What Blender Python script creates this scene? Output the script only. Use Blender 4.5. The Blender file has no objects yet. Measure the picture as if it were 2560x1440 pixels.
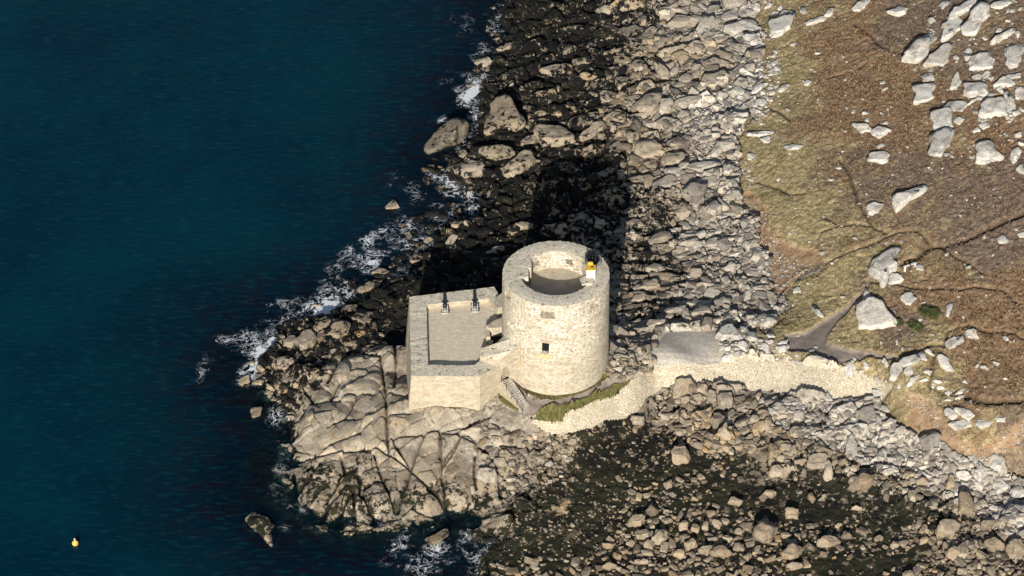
import bpy, bmesh, math, random
import numpy as np
from math import radians as R, sin, cos, pi
random.seed(7); rng = np.random.default_rng(7)
SC = bpy.context.scene
# ---------------------------------------------------------------- camera, sky, sun, exposure
TH = R(38); F = 7880.0
cf = np.array([0, cos(TH), -sin(TH)]); cr = np.array([1., 0, 0]); cu = np.array([0, sin(TH), cos(TH)])
CAM = np.array([0, 0, 20.]) - 400 * (cf + cr * (110 / F) + cu * (37 / F))
cd = bpy.data.cameras.new('camera'); cam = bpy.data.objects.new('camera', cd); SC.collection.objects.link(cam)
cam.location = CAM; cam.rotation_euler = (pi / 2 - TH, 0, 0)
cd.sensor_width = 36; cd.lens = F / 2560 * 36; cd.clip_start = 5; cd.clip_end = 3000
SC.camera = cam
SUN_EL, SUN_AZ = 22.0, 6.0        # rays travel away from the camera, a little to the right
W = bpy.data.worlds.new('World'); SC.world = W; W.use_nodes = True
nt = W.node_tree; nt.nodes.clear()
sky = nt.nodes.new('ShaderNodeTexSky'); sky.sky_type = 'NISHITA'; sky.sun_disc = False
sky.sun_elevation = R(SUN_EL); sky.sun_rotation = R(180 + SUN_AZ)
bg = nt.nodes.new('ShaderNodeBackground'); bg.inputs[1].default_value = 0.065
wo = nt.nodes.new('ShaderNodeOutputWorld'); nt.links.new(sky.outputs[0], bg.inputs[0]); nt.links.new(bg.outputs[0], wo.inputs[0])
sl = bpy.data.lights.new('sun', 'SUN'); sl.energy = 4.6; sl.angle = R(0.5); sl.color = (1.0, 0.945, 0.855)
so = bpy.data.objects.new('sun', sl); SC.collection.objects.link(so)
so.rotation_euler = (R(90 - SUN_EL), 0, R(-SUN_AZ))
SC.view_settings.view_transform = 'Standard'; SC.view_settings.look = 'None'; SC.view_settings.exposure = 0.4
SC.view_settings.gamma = 1.0

def P(p):
    d = np.asarray(p, float) - CAM; k = d @ cf
    return np.array([1280 + F * (d @ cr) / k, 720 - F * (d @ cu) / k])
def inv(px, py, z=0.):
    px = np.asarray(px, float); py = np.asarray(py, float); z = np.asarray(z, float)
    dx = (px - 1280) / F; dy = cos(TH) + sin(TH) * (720 - py) / F; dz = -sin(TH) + cos(TH) * (720 - py) / F
    t = (z - CAM[2]) / dz
    return CAM[0] + dx * t, CAM[1] + dy * t
def iv(px, py, z):
    a = inv(px, py, z); return (float(a[0]), float(a[1]))
# ---------------------------------------------------------------- numpy noise
def _h(i, j, s):
    i = i.astype(np.int64); j = j.astype(np.int64)
    n = (i * 374761393 + j * 668265263 + s * 1274126177) & 0xffffffff
    n = ((n ^ (n >> 13)) * 1274126177) & 0xffffffff
    n = n ^ (n >> 16)
    return (n & 0xffffff) / float(0xffffff)
def vn(x, y, s=0):
    xi = np.floor(x); yi = np.floor(y); fx = x - xi; fy = y - yi
    fx = fx * fx * (3 - 2 * fx); fy = fy * fy * (3 - 2 * fy)
    a = _h(xi, yi, s); b = _h(xi + 1, yi, s); c = _h(xi, yi + 1, s); d = _h(xi + 1, yi + 1, s)
    return (a * (1 - fx) + b * fx) * (1 - fy) + (c * (1 - fx) + d * fx) * fy
def fbm(x, y, o=4, s=0, g=.5):
    t = 0; a = 1; n = 0
    for k in range(o):
        t = t + a * vn(x * 2 ** k + 17.3 * k, y * 2 ** k - 9.1 * k, s + k); n += a; a *= g
    return t / n
def voro(x, y, s=0, j=.9):
    xi = np.floor(x); yi = np.floor(y)
    f1 = np.full(x.shape, 9.); f2 = np.full(x.shape, 9.); id1 = np.zeros(x.shape); id2 = np.zeros(x.shape)
    vx = np.zeros(x.shape); vy = np.zeros(x.shape)
    for a in (-1, 0, 1):
        for b in (-1, 0, 1):
            cx = xi + a; cy = yi + b
            px = cx + .5 + j * (_h(cx, cy, s) - .5); py = cy + .5 + j * (_h(cx, cy, s + 5) - .5)
            dx = x - px; dy = y - py; d = np.hypot(dx, dy)
            m = d < f1
            f2 = np.where(m, f1, np.minimum(f2, d)); f1 = np.where(m, d, f1)
            id1 = np.where(m, _h(cx, cy, s + 11), id1); id2 = np.where(m, _h(cx, cy, s + 23), id2)
            vx = np.where(m, dx, vx); vy = np.where(m, dy, vy)
    return f1, f2, id1, id2, vx, vy
def ss(a, b, x):
    t = np.clip((x - a) / (b - a), 0, 1); return t * t * (3 - 2 * t)
# ---------------------------------------------------------------- crops: (origin x, origin y, scale)
CR = dict(A=(1760, 0, 3.2), B=(1820, 400, 3.131), C=(1560, 760, 3.2), D=(1360, 1000, 2.1333), E=(1000, 0, 3.2),
          F=(1240, 360, 3.5556), G=(560, 740, 4.), H=(760, 380, 3.6), I=(540, 1220, 8.), J=(640, 1000, 3.2),
          K=(980, 820, 4.), L=(2080, 780, 4.235), M=(1480, 420, 2.769), P=(0, 0, 1.))
def cp(c, pts):
    ox, oy, s = CR[c]; return [(ox + a / s, oy + b / s) for a, b in pts]
def nums(t):
    v = [float(q) for q in t.replace(' ', ',').split(',') if q]
    return list(zip(v[0::2], v[1::2]))
# ---------------------------------------------------------------- smooth ground height: control points (pixel x, y, height)
COAST = nums('1300,-40 1270,60 1300,100 1250,170 1215,240 1205,330 1140,400 1140,440 1230,470 1215,540 1130,570 1100,640 1050,700 960,735 880,775 800,800 730,830 700,870 665,905 660,960 690,1000 715,1030 720,1080 708,1130 720,1150 700,1180 695,1230 740,1265 790,1310 860,1312 960,1315 1080,1305 1130,1290 1180,1330 1250,1360 1225,1400 1220,1480')
ctl = []
for a, b in COAST: ctl.append((a, b, 0.15))
ctl += [tuple(map(float, q.split(','))) for q in '''1400,100,1.0 1550,60,1.8 1700,60,2.8 1820,60,4.0 1890,60,5.0 1400,300,1.0 1600,300,2.0 1750,300,3.2 1840,300,4.5
1350,450,.8 1500,500,1.2 1650,480,2.2 1780,480,3.2 1860,470,4.2 1400,580,1 1600,620,2.0 1750,600,2.8 1880,620,3.6 1950,650,4.4 1600,720,2.2 1750,720,2.8 1900,760,3.6
1600,800,3.0 1750,790,3.5 1560,850,4.2 1150,650,.4 1200,600,.6 1000,780,.8 960,800,.6 900,800,.5 900,860,1.2 820,900,1.4 760,950,1.8 900,920,2.8 1000,860,2.8 990,950,3.8
900,1000,3.0 760,1050,1.8 1030,1030,4.5 900,1080,2.6 1140,1012,5.0 1200,1040,4.6 1300,1050,4.6 1100,1120,3.2 1250,1130,3.2 1000,1200,1.6 1200,1200,1.8 850,1180,1.4 850,1280,.9 770,1230,.9 950,1290,.8
1100,1275,1.0 1300,1200,1.4 1330,1300,.4 1390,992,5.5 1300,987,5.6 1500,962,5.5 1340,1035,4.8 1420,1030,4.8 1500,985,5.0 1590,945,5.0 1700,905,4.8 1850,895,4.8 2000,900,5.0 2120,925,5.6
2230,965,6.2 1612,1000,2.3 1588,1030,2.2 1700,972,2.3 1850,976,2.5 2000,985,3.0 1350,1085,3.0 1450,1080,2.6 1560,1040,2.2 1650,968,2.3 1800,966,2.4 1950,968,2.8 2100,995,3.4 2200,1000,4.0 2000,870,5.2 1930,850,5.2 1640,910,4.6 1700,838,4.7 1800,845,4.8 1720,875,4.75
1500,1150,.8 1700,1100,1.0 1600,1250,.5 1500,1350,.3 1350,1400,.15 1900,1250,.6 1900,1400,.4 2200,1300,.8 2100,1440,.5 1900,1080,1.4 2100,1080,2.2 2200,1150,2.2 2350,1200,2.6
2450,1300,1.8 2540,1300,2.6 2500,1400,1.6 2300,1100,4.2 2300,1020,6.0 2400,1080,6.5 2540,1100,7 2540,1170,4 2400,950,8 2550,950,10 2200,850,7 2400,850,9.5 2550,850,11 2200,750,8.0
2100,780,6.5 2000,780,4.8 2000,700,5.2 2100,650,7.5 2300,650,10 2550,650,13 1980,560,6 2200,500,10 2550,450,15 1950,400,6.5 2100,300,9.5 2300,200,13 2550,200,17 1920,200,6
2000,50,8 2300,50,14 2550,30,19'''.split()]
CX, CY, CZ = [], [], []
for a, b, z in ctl:
    x, y = inv(a, b, z); CX.append(float(x)); CY.append(float(y)); CZ.append(z)
for x, y, z in [(0, 0, 5.5), (6, 3, 5.1), (-3, 7, 4.2), (0, 10, 3.3), (6, 10, 2.8), (-14, 9.8, 1.4), (-20, 8, 1.2), (-8, 12, 1.6), (-14, 0, 4), (-9, 6, 3), (-20, 0, 3), (-14, 13, .6)]:
    CX.append(x); CY.append(y); CZ.append(z)
CX = np.array(CX); CY = np.array(CY); CZ = np.array(CZ)
def rbf_fit(X, Y, V, c=2.0):
    A = np.sqrt((X[:, None] - X) ** 2 + (Y[:, None] - Y) ** 2 + c * c)
    n = len(X); M = np.zeros((n + 3, n + 3)); M[:n, :n] = A + np.eye(n) * -0.02
    Q = np.stack([np.ones(n), X, Y], 1); M[:n, n:] = Q; M[n:, :n] = Q.T
    w = np.linalg.solve(M, np.concatenate([V, [0, 0, 0]])); return (X, Y, w, c)
def rbf(f, x, y):
    X, Y, w, c = f; sh = np.shape(x); x = np.ravel(x); y = np.ravel(y); out = w[-3] + w[-2] * x + w[-1] * y
    for i in range(len(X)): out = out + w[i] * np.sqrt((x - X[i]) ** 2 + (y - Y[i]) ** 2 + c * c)
    return out.reshape(sh)
HF = rbf_fit(CX, CY, CZ)
def h0(x, y): return np.clip(rbf(HF, x, y), -3, 30)
def px2g(px, py, hf=None, it=14):
    hf = hf or h0; px = np.asarray(px, float); z = np.full(px.shape, 2.0)
    for k in range(it):
        x, y = inv(px, py, z); z = z * .4 + .6 * hf(x, y)
    x, y = inv(px, py, z); return x, y, z
def wpoly(pts):
    a = np.array(pts); x, y, z = px2g(a[:, 0], a[:, 1]); return np.stack([x, y], 1)
def field(data, lo=0, hi=1, p=2.5):
    X = []; Y = []; V = []
    for a, b, v in data:
        x, y, z = px2g(np.array([a]), np.array([b])); X.append(x[0]); Y.append(y[0]); V.append(v)
    X, Y, V = map(np.array, (X, Y, V))
    def f(x, y):
        s = 0; t = 0
        for i in range(len(X)):
            w = 1 / ((x - X[i]) ** 2 + (y - Y[i]) ** 2 + 4) ** p; s = s + w * V[i]; t = t + w
        return np.clip(s / t, lo, hi)
    return f
def t3(s): return [tuple(map(float, q.split(','))) for q in s.split()]
# greyness (0 tan, 1 pale grey), weed cover, of the rock
F_grey = field(t3('''1650,150,.15 1620,400,.1 1650,520,.25 1640,700,.15 1750,990,.2 1800,1040,.2 1700,200,.45 1600,200,.1 1900,1060,.3 1400,50,.1 1550,60,.25 1700,60,.6 1800,60,.75 1880,60,.95 1400,300,.1 1550,330,.2 1650,300,.45 1750,300,.9 1840,300,1 1400,500,.1 1600,450,.25 1700,450,.75 1800,500,.8 1600,600,.3 1750,600,.75 1880,650,.75
1600,730,.35 1750,730,.65 1880,760,.7 1560,880,.6 1700,820,.6 1850,850,.95 1150,600,.05 950,850,.1 760,950,.15 850,1000,.4 950,1000,.3 1000,880,.45 800,1060,.3 1000,1060,.3 1150,1080,.5 1250,1080,.55 1100,1180,.2 850,1200,.15
1300,1150,.3 1400,1150,.1 1500,1200,.0 1700,1100,.1 1650,980,.35 1800,1000,.4 1950,1040,.6 2100,1050,.95 2200,1150,1 2350,1200,.95 2450,1200,.9 2540,1280,.9 2450,1330,.3 2300,1300,.1 2100,1200,.2 1900,1100,.1 2000,1150,.15 1900,1300,0 2200,1400,0 1600,1400,0 2000,900,.9 2300,900,1'''))
F_weed = field(t3('''1330,150,.9 1450,170,.78 1480,60,.8 1380,230,.82 1450,400,.75 1250,420,.85 1150,580,.95 870,830,.8 800,850,.8 1570,650,.62 1640,640,.5 1600,780,.5 1680,740,.35 1700,650,.3 1640,560,.5 1480,200,.66 1600,250,.35 1680,330,.12 1700,1010,.2 1850,1010,.15 1300,50,.95 1400,100,.8 1550,60,.55 1500,200,.62 1650,150,.25 1750,60,.03 1820,100,0 1300,250,.75 1400,300,.68 1550,330,.4 1650,300,.15 1750,300,0 1400,400,.72 1400,500,.8 1550,500,.6 1650,450,.2 1750,450,.0 1500,570,.7 1600,600,.45 1680,600,.2 1750,600,.02
1570,720,.5 1650,700,.2 1750,730,.05 1880,760,0 1600,830,.1 1560,900,.05 1200,600,.92 1100,700,.95 1000,760,.95 950,800,.9 900,800,.7 900,850,.6 820,860,.68 720,900,.7 760,960,.5 720,1000,.6 790,1010,.3 830,1000,0 900,950,.0 950,1000,0 900,1080,0 760,1050,.1 730,1080,.5 760,1120,.1 850,1120,.3
900,1150,.62 800,1180,.6 780,1240,.6 900,1240,.58 950,1160,.3 1000,1180,.4 1000,1250,.55 1100,1100,0 1050,1150,.02 1150,1150,.0 1150,1215,.45 1100,1260,.6 1200,1270,.62 1300,1230,.6 1250,1180,.35 1300,1130,.1 1380,1130,.5 1400,1200,.9 1350,1300,.85 1500,1150,.97 1650,1150,.93 1600,1060,.75
1700,1040,.35 1700,990,.1 1800,1060,.35 1950,1040,.05 1950,1130,.3 1800,1180,.85 2000,1180,.7 2100,1210,.85 2250,1290,.9 2200,1350,.92 2000,1260,.92 2350,1300,.8 2100,1440,.9 2300,1430,.8 2100,1130,.15 2200,1100,0 2400,1200,0 2540,1280,0 2450,1300,.3 2350,1250,.4 2300,1330,.75 2400,1350,.5 2500,1400,.4 1900,1300,.9 2100,1380,.9 1600,1300,.95 1500,1400,.97 1700,1400,.8 1900,1420,.85 1350,1400,.97'''))
F_br = field(t3('''1920,60,.1 2000,60,.4 2100,100,.95 2150,200,1 2050,300,.8 2250,130,.7 2300,50,.45 1950,200,.05 1930,300,.05 1900,420,.1 2000,420,.15 2100,400,.7 2200,300,.9 2300,330,.9 2200,450,.5 2350,350,.6 2450,50,.4 2520,150,.6 2500,350,.8 2300,500,.4 2500,500,.7 2400,600,.45
1950,550,.0 2050,550,.15 2150,560,.35 2050,640,.3 2200,620,.4 2000,740,.0 1960,820,0 2100,720,.1 2250,680,.4 2300,700,.6 2400,660,.5 2550,700,.9 2450,760,.9 2350,740,.9 2280,770,.7 2150,850,.15 2250,850,.3 2330,840,.2 2440,860,.95 2480,960,1 2550,900,1 2350,960,.2 2300,1000,.15 2230,1040,.1 2400,1090,.3 2540,1040,.3 2540,1130,.1'''))
F_hea = field(t3('''1920,60,0 2100,100,.1 2150,200,.1 2250,80,.8 2330,60,.9 2450,60,.7 2480,120,.9 2050,300,.1 1930,300,0 1900,420,0 2150,420,.7 2300,430,.9 2200,480,.8 2100,460,.5 2400,500,.8 2300,560,.6 2060,560,.4 2200,330,.1 2350,350,.3 2500,350,.3 2500,450,.8 1960,550,0 2000,740,0 2450,600,.9 2500,640,.9 2250,640,.2
2200,720,.5 2300,720,.2 2550,700,.1 2150,850,.1 2230,830,.8 2480,960,.1 2450,860,.1 2350,1000,.4 2540,1040,.8 2300,930,0 2420,1100,.2'''))
# zones drawn on the ground
Z = {}
Z['heath'] = [nums('1895,-60 1890,60 1905,130 1900,200 1880,270 1850,330 1838,400 1845,470 1880,490 1905,540 1922,590 1950,612 1990,628 2020,640 2055,662 2040,680 1990,690 1965,740 1960,790 1915,835 1880,822 1862,850 1870,880 1905,896 2000,900 2050,905 2100,920 2180,950 2235,968 2215,1000 2212,1045 2240,1078 2300,1095 2354,1112 2391,1138 2438,1145 2504,1142 2524,1175 2700,1260 2700,-60')]
Z['soil'] = [nums('1855,480 1890,488 1915,535 1930,590 1960,610 2000,622 2030,635 2060,660 2040,672 1995,690 1960,745 1945,750 1925,720 1930,660 1900,620 1900,560 1850,520'),
             nums('2262,985 2300,1000 2345,1040 2385,1075 2400,1110 2440,1130 2500,1100 2560,1060 2700,1080 2700,1110 2560,1100 2500,1140 2440,1150 2380,1140 2330,1105 2262,1085 2268,1040')]
Z['path'] = [cp('C', nums('1290,255 1400,250 1500,200 1600,140 1700,90 1780,30 1840,-40 1850,-20 1800,70 1700,170 1625,250 1612,310 1650,340 1850,382 1950,400 2100,425 2210,435 2210,452 2080,450 1950,430 1880,470 1740,480 1500,400 1330,390 1300,320')),
             cp('K', nums('1290,640 1340,690 1400,725 1600,742 1800,702 2000,632 2150,560 2300,500 2400,470 2440,470 2300,550 2100,648 1900,740 1700,782 1560,802 1470,840 1430,890 1350,860 1300,820 1280,740')),
             cp('B', nums('1015,1075 1085,975 1100,965 1110,985 1040,1070 960,1170 880,1260 840,1240'))]
Z['pave'] = [cp('C', nums('330,225 740,208 765,330 830,420 800,462 500,490 262,497 205,425 235,330'))]
Z['cobble'] = [cp('C', nums('-20,640 90,560 260,500 520,487 800,462 930,430 1100,450 1300,445 1500,490 1750,530 1900,560 2050,620 2165,665 2130,730 2060,790 1990,775 1700,785 1500,745 1200,705 1000,695 800,680 600,650 450,650 300,690 170,780 90,870 0,925')) +
               cp('K', nums('2150,930 2000,1010 1800,1060 1650,1085 1500,1040 1430,985 1330,900 1400,930 1560,970 1700,965 1730,880 1830,840 2100,740 2260,690'))]
Z['grass'] = [cp('K', nums('1410,930 1470,850 1560,812 1800,775 2000,700 2200,610 2380,510 2425,492 2340,590 2260,650 2230,710 2100,742 1900,812 1830,842 1730,882 1700,968 1560,962 1450,950')),
              cp('K', nums('1250,530 1300,480 1900,560 2060,500 2150,480 2170,520 2000,625 1850,692 1700,732 1500,732 1400,690 1330,655 1270,600')),
              cp('K', nums('1040,660 1100,620 1200,700 1285,820 1250,845 1120,790 1060,720')),
              cp('K', nums('300,825 440,798 620,830 860,790 1000,715 1040,650 900,700 600,760 300,780'))]
POLY = {k: [wpoly(p) for p in v] for k, v in Z.items()}
cw = np.array(COAST); cx_, cy_ = inv(cw[:, 0], cw[:, 1], 0.0)
LAND = np.array(list(zip(cx_, cy_)) + [(20, -200), (500, -200), (500, 500), (-20, 500)])
def sdf(poly, x, y, reach=None):
    """signed distance, positive inside"""
    out = np.full(x.shape, -(reach or 60.)); 
    if reach:
        m = (x > poly[:, 0].min() - reach) & (x < poly[:, 0].max() + reach) & (y > poly[:, 1].min() - reach) & (y < poly[:, 1].max() + reach)
        if not m.any(): return out
    else: m = np.ones(x.shape, bool)
    X = x[m]; Y = y[m]; d = np.full(X.shape, 1e9); ins = np.zeros(X.shape, bool)
    n = len(poly)
    for i in range(n):
        ax, ay = poly[i]; bx, by = poly[(i + 1) % n]; ex, ey = bx - ax, by - ay; L = ex * ex + ey * ey + 1e-9
        t = np.clip(((X - ax) * ex + (Y - ay) * ey) / L, 0, 1)
        d = np.minimum(d, (X - ax - t * ex) ** 2 + (Y - ay - t * ey) ** 2)
        if ay != by:
            c = ((ay > Y) != (by > Y)) & (X < ex * (Y - ay) / (by - ay) + ax); ins ^= c
    d = np.sqrt(d); out[m] = np.where(ins, d, -d); return out
def pdist(lines, x, y, reach=3.0):
    out = np.full(x.shape, reach)
    for pl in lines:
        m = (x > pl[:, 0].min() - reach) & (x < pl[:, 0].max() + reach) & (y > pl[:, 1].min() - reach) & (y < pl[:, 1].max() + reach)
        if not m.any(): continue
        X = x[m]; Y = y[m]; d = out[m]
        for (ax, ay), (bx, by) in zip(pl[:-1], pl[1:]):
            ex, ey = bx - ax, by - ay; t = np.clip(((X - ax) * ex + (Y - ay) * ey) / (ex * ex + ey * ey + 1e-9), 0, 1)
            d = np.minimum(d, np.hypot(X - ax - t * ex, Y - ay - t * ey))
        out[m] = d
    return out
CRACKS = [wpoly(cp(c, nums(t))) for c, t in [
 ('G', '1560,560 1580,700 1620,950 1630,1200 1640,1400 1650,1560'), ('G', '740,1200 850,1060 1100,1040 1250,970 1500,970'), ('G', '1640,1190 1860,1165'),
 ('G', '1700,400 1720,700 1700,900'), ('G', '780,890 880,1000 890,1050'), ('G', '1040,1290 1190,1215 1330,1230'), ('G', '1330,990 1200,1220'), ('G', '1160,840 1100,950 1060,1040'),
 ('G', '1650,1400 1860,1380 1990,1380 2120,1320 2400,1280 2560,1200'), ('J', '230,430 270,490 500,440 750,390 940,380'), ('J', '940,370 1060,420 1230,530 1400,700 1580,940'),
 ('J', '1040,130 1060,400'), ('J', '830,600 830,740 920,880 1000,1000'), ('J', '510,960 600,800 720,660'), ('J', '1060,290 1330,270 1440,230 1590,240 1700,270 1800,350 1920,470 1960,780'),
 ('J', '1800,350 1920,355 2060,350 2300,400'), ('J', '1350,270 1300,380 1240,540 1130,880'), ('J', '1480,270 1490,600 1520,830'), ('J', '1640,270 1520,420 1490,510'),
 ('J', '560,360 800,260 930,170'), ('J', '680,450 710,560 560,800'), ('J', '940,420 1040,680 1110,870'), ('K', '290,1060 400,1010 620,1020 760,960 1000,850'),
 ('K', '1010,940 1100,990 1250,1010'), ('K', '620,1020 880,1160 1050,1310'), ('K', '480,1000 480,1280'), ('K', '520,1350 690,1060'), ('J', '300,580 330,740 400,640'), ('J', '650,960 780,700 790,990'),
 ('J', '400,660 520,480'), ('G', '1370,330 1240,560'), ('G', '1040,860 1180,600'), ('G', '1370,560 1540,570'), ('G', '1640,950 1860,1000'), ('J', '2370,330 2380,700'), ('J', '1960,640 2200,560'),
 ('J', '1750,400 1740,560 1760,700'), ('J', '1100,300 1160,420 1230,510'), ('J', '870,700 960,620 1020,640'), ('M', '0,560 300,580 600,570 900,560'), ('M', '200,330 560,350 900,370'), ('M', '150,640 420,660 900,700 1180,830'), ('M', '600,1010 700,900 780,800')]]
TRENCH = [wpoly(cp(c, nums(t))) for c, t in [
 ('B', '2400,410 2200,480 2000,580 1850,650 1700,690 1560,700 1480,780 1380,830'), ('B', '1580,680 1530,620 1470,570 1300,590 1100,680 930,740 780,820'), ('B', '1250,585 1130,540 980,520 860,530 740,575'),
 ('B', '1690,710 1850,820 1980,900'), ('B', '1100,965 1350,990 1500,1030 1700,1015 1810,1035 1950,1010 2150,1040 2270,1150'), ('B', '740,460 850,520'), ('B', '860,20 940,100 990,260 1080,450 1130,540'),
 ('C', '1850,385 2050,420 2200,440 2350,400 2450,340 2600,340 2700,330'), ('L', '1400,900 1550,970 1750,975 2033,965'), ('L', '1090,400 1070,560 1060,680 1020,790 1100,860 1250,900 1390,900'), ('L', '700,490 850,440 1000,390 1200,350 1220,220 1450,160 1650,235 1900,240 2033,300'),
 ('A', '1000,640 1200,590 1290,520'), ('A', '500,870 620,920 700,980'), ('A', '600,410 700,370'), ('A', '1600,450 1440,400 1200,200'), ('B', '230,180 400,240 480,290 600,270'), ('L', '1100,860 1300,860')]]
# ---------------------------------------------------------------- ground grid
def axis(lo, hi, st, far):
    a = list(np.arange(lo, hi, st)); s = st; v = lo; left = []
    while v > -far: s *= 1.35; v -= s; left.append(v)
    s = st; v = a[-1]; right = []
    while v < far: s *= 1.35; v += s; right.append(v)
    return np.array(left[::-1] + a + right)
XS = axis(-40, 71, .13, 420); YS = axis(-39, 97, .18, 420)
GX, GY = np.meshgrid(XS, YS); NX, NY = len(XS), len(YS)
# coarse sampling of the smooth fields, then bilinear
cxs = np.concatenate([np.arange(-440, -60, 20), np.arange(-60, 90, 1.), np.arange(90, 445, 20)]); cys = np.concatenate([np.arange(-440, -60, 20), np.arange(-60, 120, 1.), np.arange(120, 445, 20)])
QX, QY = np.meshgrid(cxs, cys)
def bil(V, x, y, xs=cxs, ys=cys):
    i = np.clip(np.searchsorted(xs, x) - 1, 0, len(xs) - 2); j = np.clip(np.searchsorted(ys, y) - 1, 0, len(ys) - 2)
    fx = np.clip((x - xs[i]) / (xs[i + 1] - xs[i]), 0, 1); fy = np.clip((y - ys[j]) / (ys[j + 1] - ys[j]), 0, 1)
    return (V[j, i] * (1 - fx) + V[j, i + 1] * fx) * (1 - fy) + (V[j + 1, i] * (1 - fx) + V[j + 1, i + 1] * fx) * fy
Qg, Qw, Qb, Qh = F_grey(QX, QY), F_weed(QX, QY), F_br(QX, QY), F_hea(QX, QY)
grey = lambda x, y: .82 * bil(Qg, x, y); weed = lambda x, y: bil(Qw, x, y)
Q0 = h0(np.clip(QX, -60, 90), np.clip(QY, -50, 115)) + 0.12 * np.maximum(0, QX - 90).clip(0, 100)
H = bil(Q0, GX, GY)
wx = (fbm(GX / 2.2, GY / 2.2, 4, 3) - .5) * 1.6; wy = (fbm(GX / 2.2, GY / 2.2, 4, 31) - .5) * 1.6
coast = sdf(LAND, GX + wx * .9, GY + wy * .9)
def zone(n, k=.35, reach=6.):
    out = np.full(GX.shape, -reach)
    for p in POLY[n]: out = np.maximum(out, sdf(p, GX + wx * k, GY + wy * k, reach))
    return out
s_heath, s_soil, s_path, s_pave, s_cob, s_gr = zone('heath', 1.5, 12.), zone('soil', .9), zone('path', .45), zone('pave', .3), zone('cobble', .3), zone('grass', .25)
for ax_, V in ((1, 0),): pass
# which kind of stone surface
bedr = sdf(wpoly(nums('640,960 690,890 780,850 900,870 1010,740 1320,1000 1345,1060 1440,1090 1330,1200 1230,1330 640,1340')), GX, GY, 8.)
bed = ss(-1.5, 1.5, bedr)
ledge = ss(-4, 3, sdf(wpoly(nums('1530,560 1700,550 1800,600 1800,800 1530,800')), GX, GY, 8.))
bay = ss(-2, 2, sdf(wpoly(nums('1370,1110 1500,1050 1640,1010 1700,1100 1850,1130 2050,1200 2250,1260 2400,1420 2600,1480 2600,1560 1200,1560 1240,1380 1340,1290')), GX, GY, 8.))
W1x = GX + wx * .7; W1y = GY + wy * .7
f1, f2, i1, i2, vx, vy = voro(W1x / 1.9, W1y / 1.5, 101)
dome1 = np.sqrt(np.clip(1 - (f1 / (.5 * (f1 + f2) + .02)) ** 2, 0, 1))
o1, o2, oi, oj, ox_, oy_ = voro((W1x * .94 + W1y * .34) / 3.4, (W1y * .94 - W1x * .34) / 2.1, 111)
pl0 = ss(0, .10, o2 - o1); pl1 = ss(0, .16, f2 - f1)
g1, g2, j1, j2, ux, uy = voro(W1x / .75 + 9, W1y / .6, 202)
dome2 = np.sqrt(np.clip(1 - (g1 / (.5 * (g1 + g2) + .02)) ** 2, 0, 1))
fine = fbm(GX / .9, GY / .9, 4, 50) - .5
pl2 = ss(0, .2, g2 - g1)
# bedrock slabs
ca, sa = cos(R(28)), sin(R(28)); bxr = (W1x * ca + W1y * sa); byr = (-W1x * sa + W1y * ca)
b1, b2, k1, k2, qx, qy = voro(bxr / 6.5, byr / 3.6, 303); e1 = b2 - b1
c1, c2, m1, m2, rx, ry = voro(byr / 2.6 + 4, bxr / 1.7, 404); e2 = c2 - c1
dcr = pdist(CRACKS, GX + wx * .12, GY + wy * .12, 3.)
slab = (k1 - .5) * .45 + (k2 - .5) * .9 * qx + (i2 * 0 + k1 - .5) * 1.0 * qy - .22 * (1 - ss(.0, .05, e1)) \
    + ss(0, .05, e2) * ((m1 - .5) * .24 + (m2 - .5) * .5 * rx + (m1 - .5) * .4 * ry) - .12 * (1 - ss(0, .06, e2)) * (m1 > .4) + .10 * pl2 * (j1 - .5) * ss(.45, .7, fbm(GX / 5, GY / 5, 2, 66))
roundc = -.65 * np.exp(-(dcr / .17) ** 2) - .22 * np.exp(-(dcr / .8) ** 2)
hb = slab + roundc + .35 * (fbm(GX / 3.5, GY / 3.5, 3, 60) - .5) + .12 * fine
# boulder field
isb = (oi > .52) & (coast > 1)
hmed = .15 + pl1 * (.62 * i1 ** 1.4 + (i2 - .5) * 1.1 * vx + (j2 * 0 + i1 - .5) * 1.1 * vy) * .9 + .20 * pl2 * (j1 + (j2 - .5) * ux * 1.5) + .05 * fine
hbig = .15 + pl0 * (.25 + .75 * oj + (oi - .76) * 2.6 * ox_ + (oj - .5) * 1.3 * oy_) + .10 * pl1 * (i1 - .3) + .05 * fine
hs = np.where(isb, hbig, hmed) * 1.3 + ss(0, 5, coast) * 1.1 * (fbm(GX / 5, GY / 4, 2, 640) - .5)
nearcoast = ss(0, 8, coast)
sed = np.sin((GY + .9 * np.sin(GX / 5) + wy) * 2 * pi / 3.4) ; hl = hs * .55 + .75 * (((-(GY + wy + .12 * GX)) / 2.3) % 1) ** 1.5 - .3 + .15 * sed
hbay = .10 * dome2 * j1 + .35 * (fbm(GX / 1.2, GY / .8, 4, 70) - .5) + .15 * (fbm(GX / .35, GY / .35, 2, 77) - .5)
rock = hs * (1 - ledge) + hl * ledge
rock = rock * (1 - bed) + hb * bed
rock = rock * (1 - bay * (1 - bed)) + hbay * bay * (1 - bed)
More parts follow.
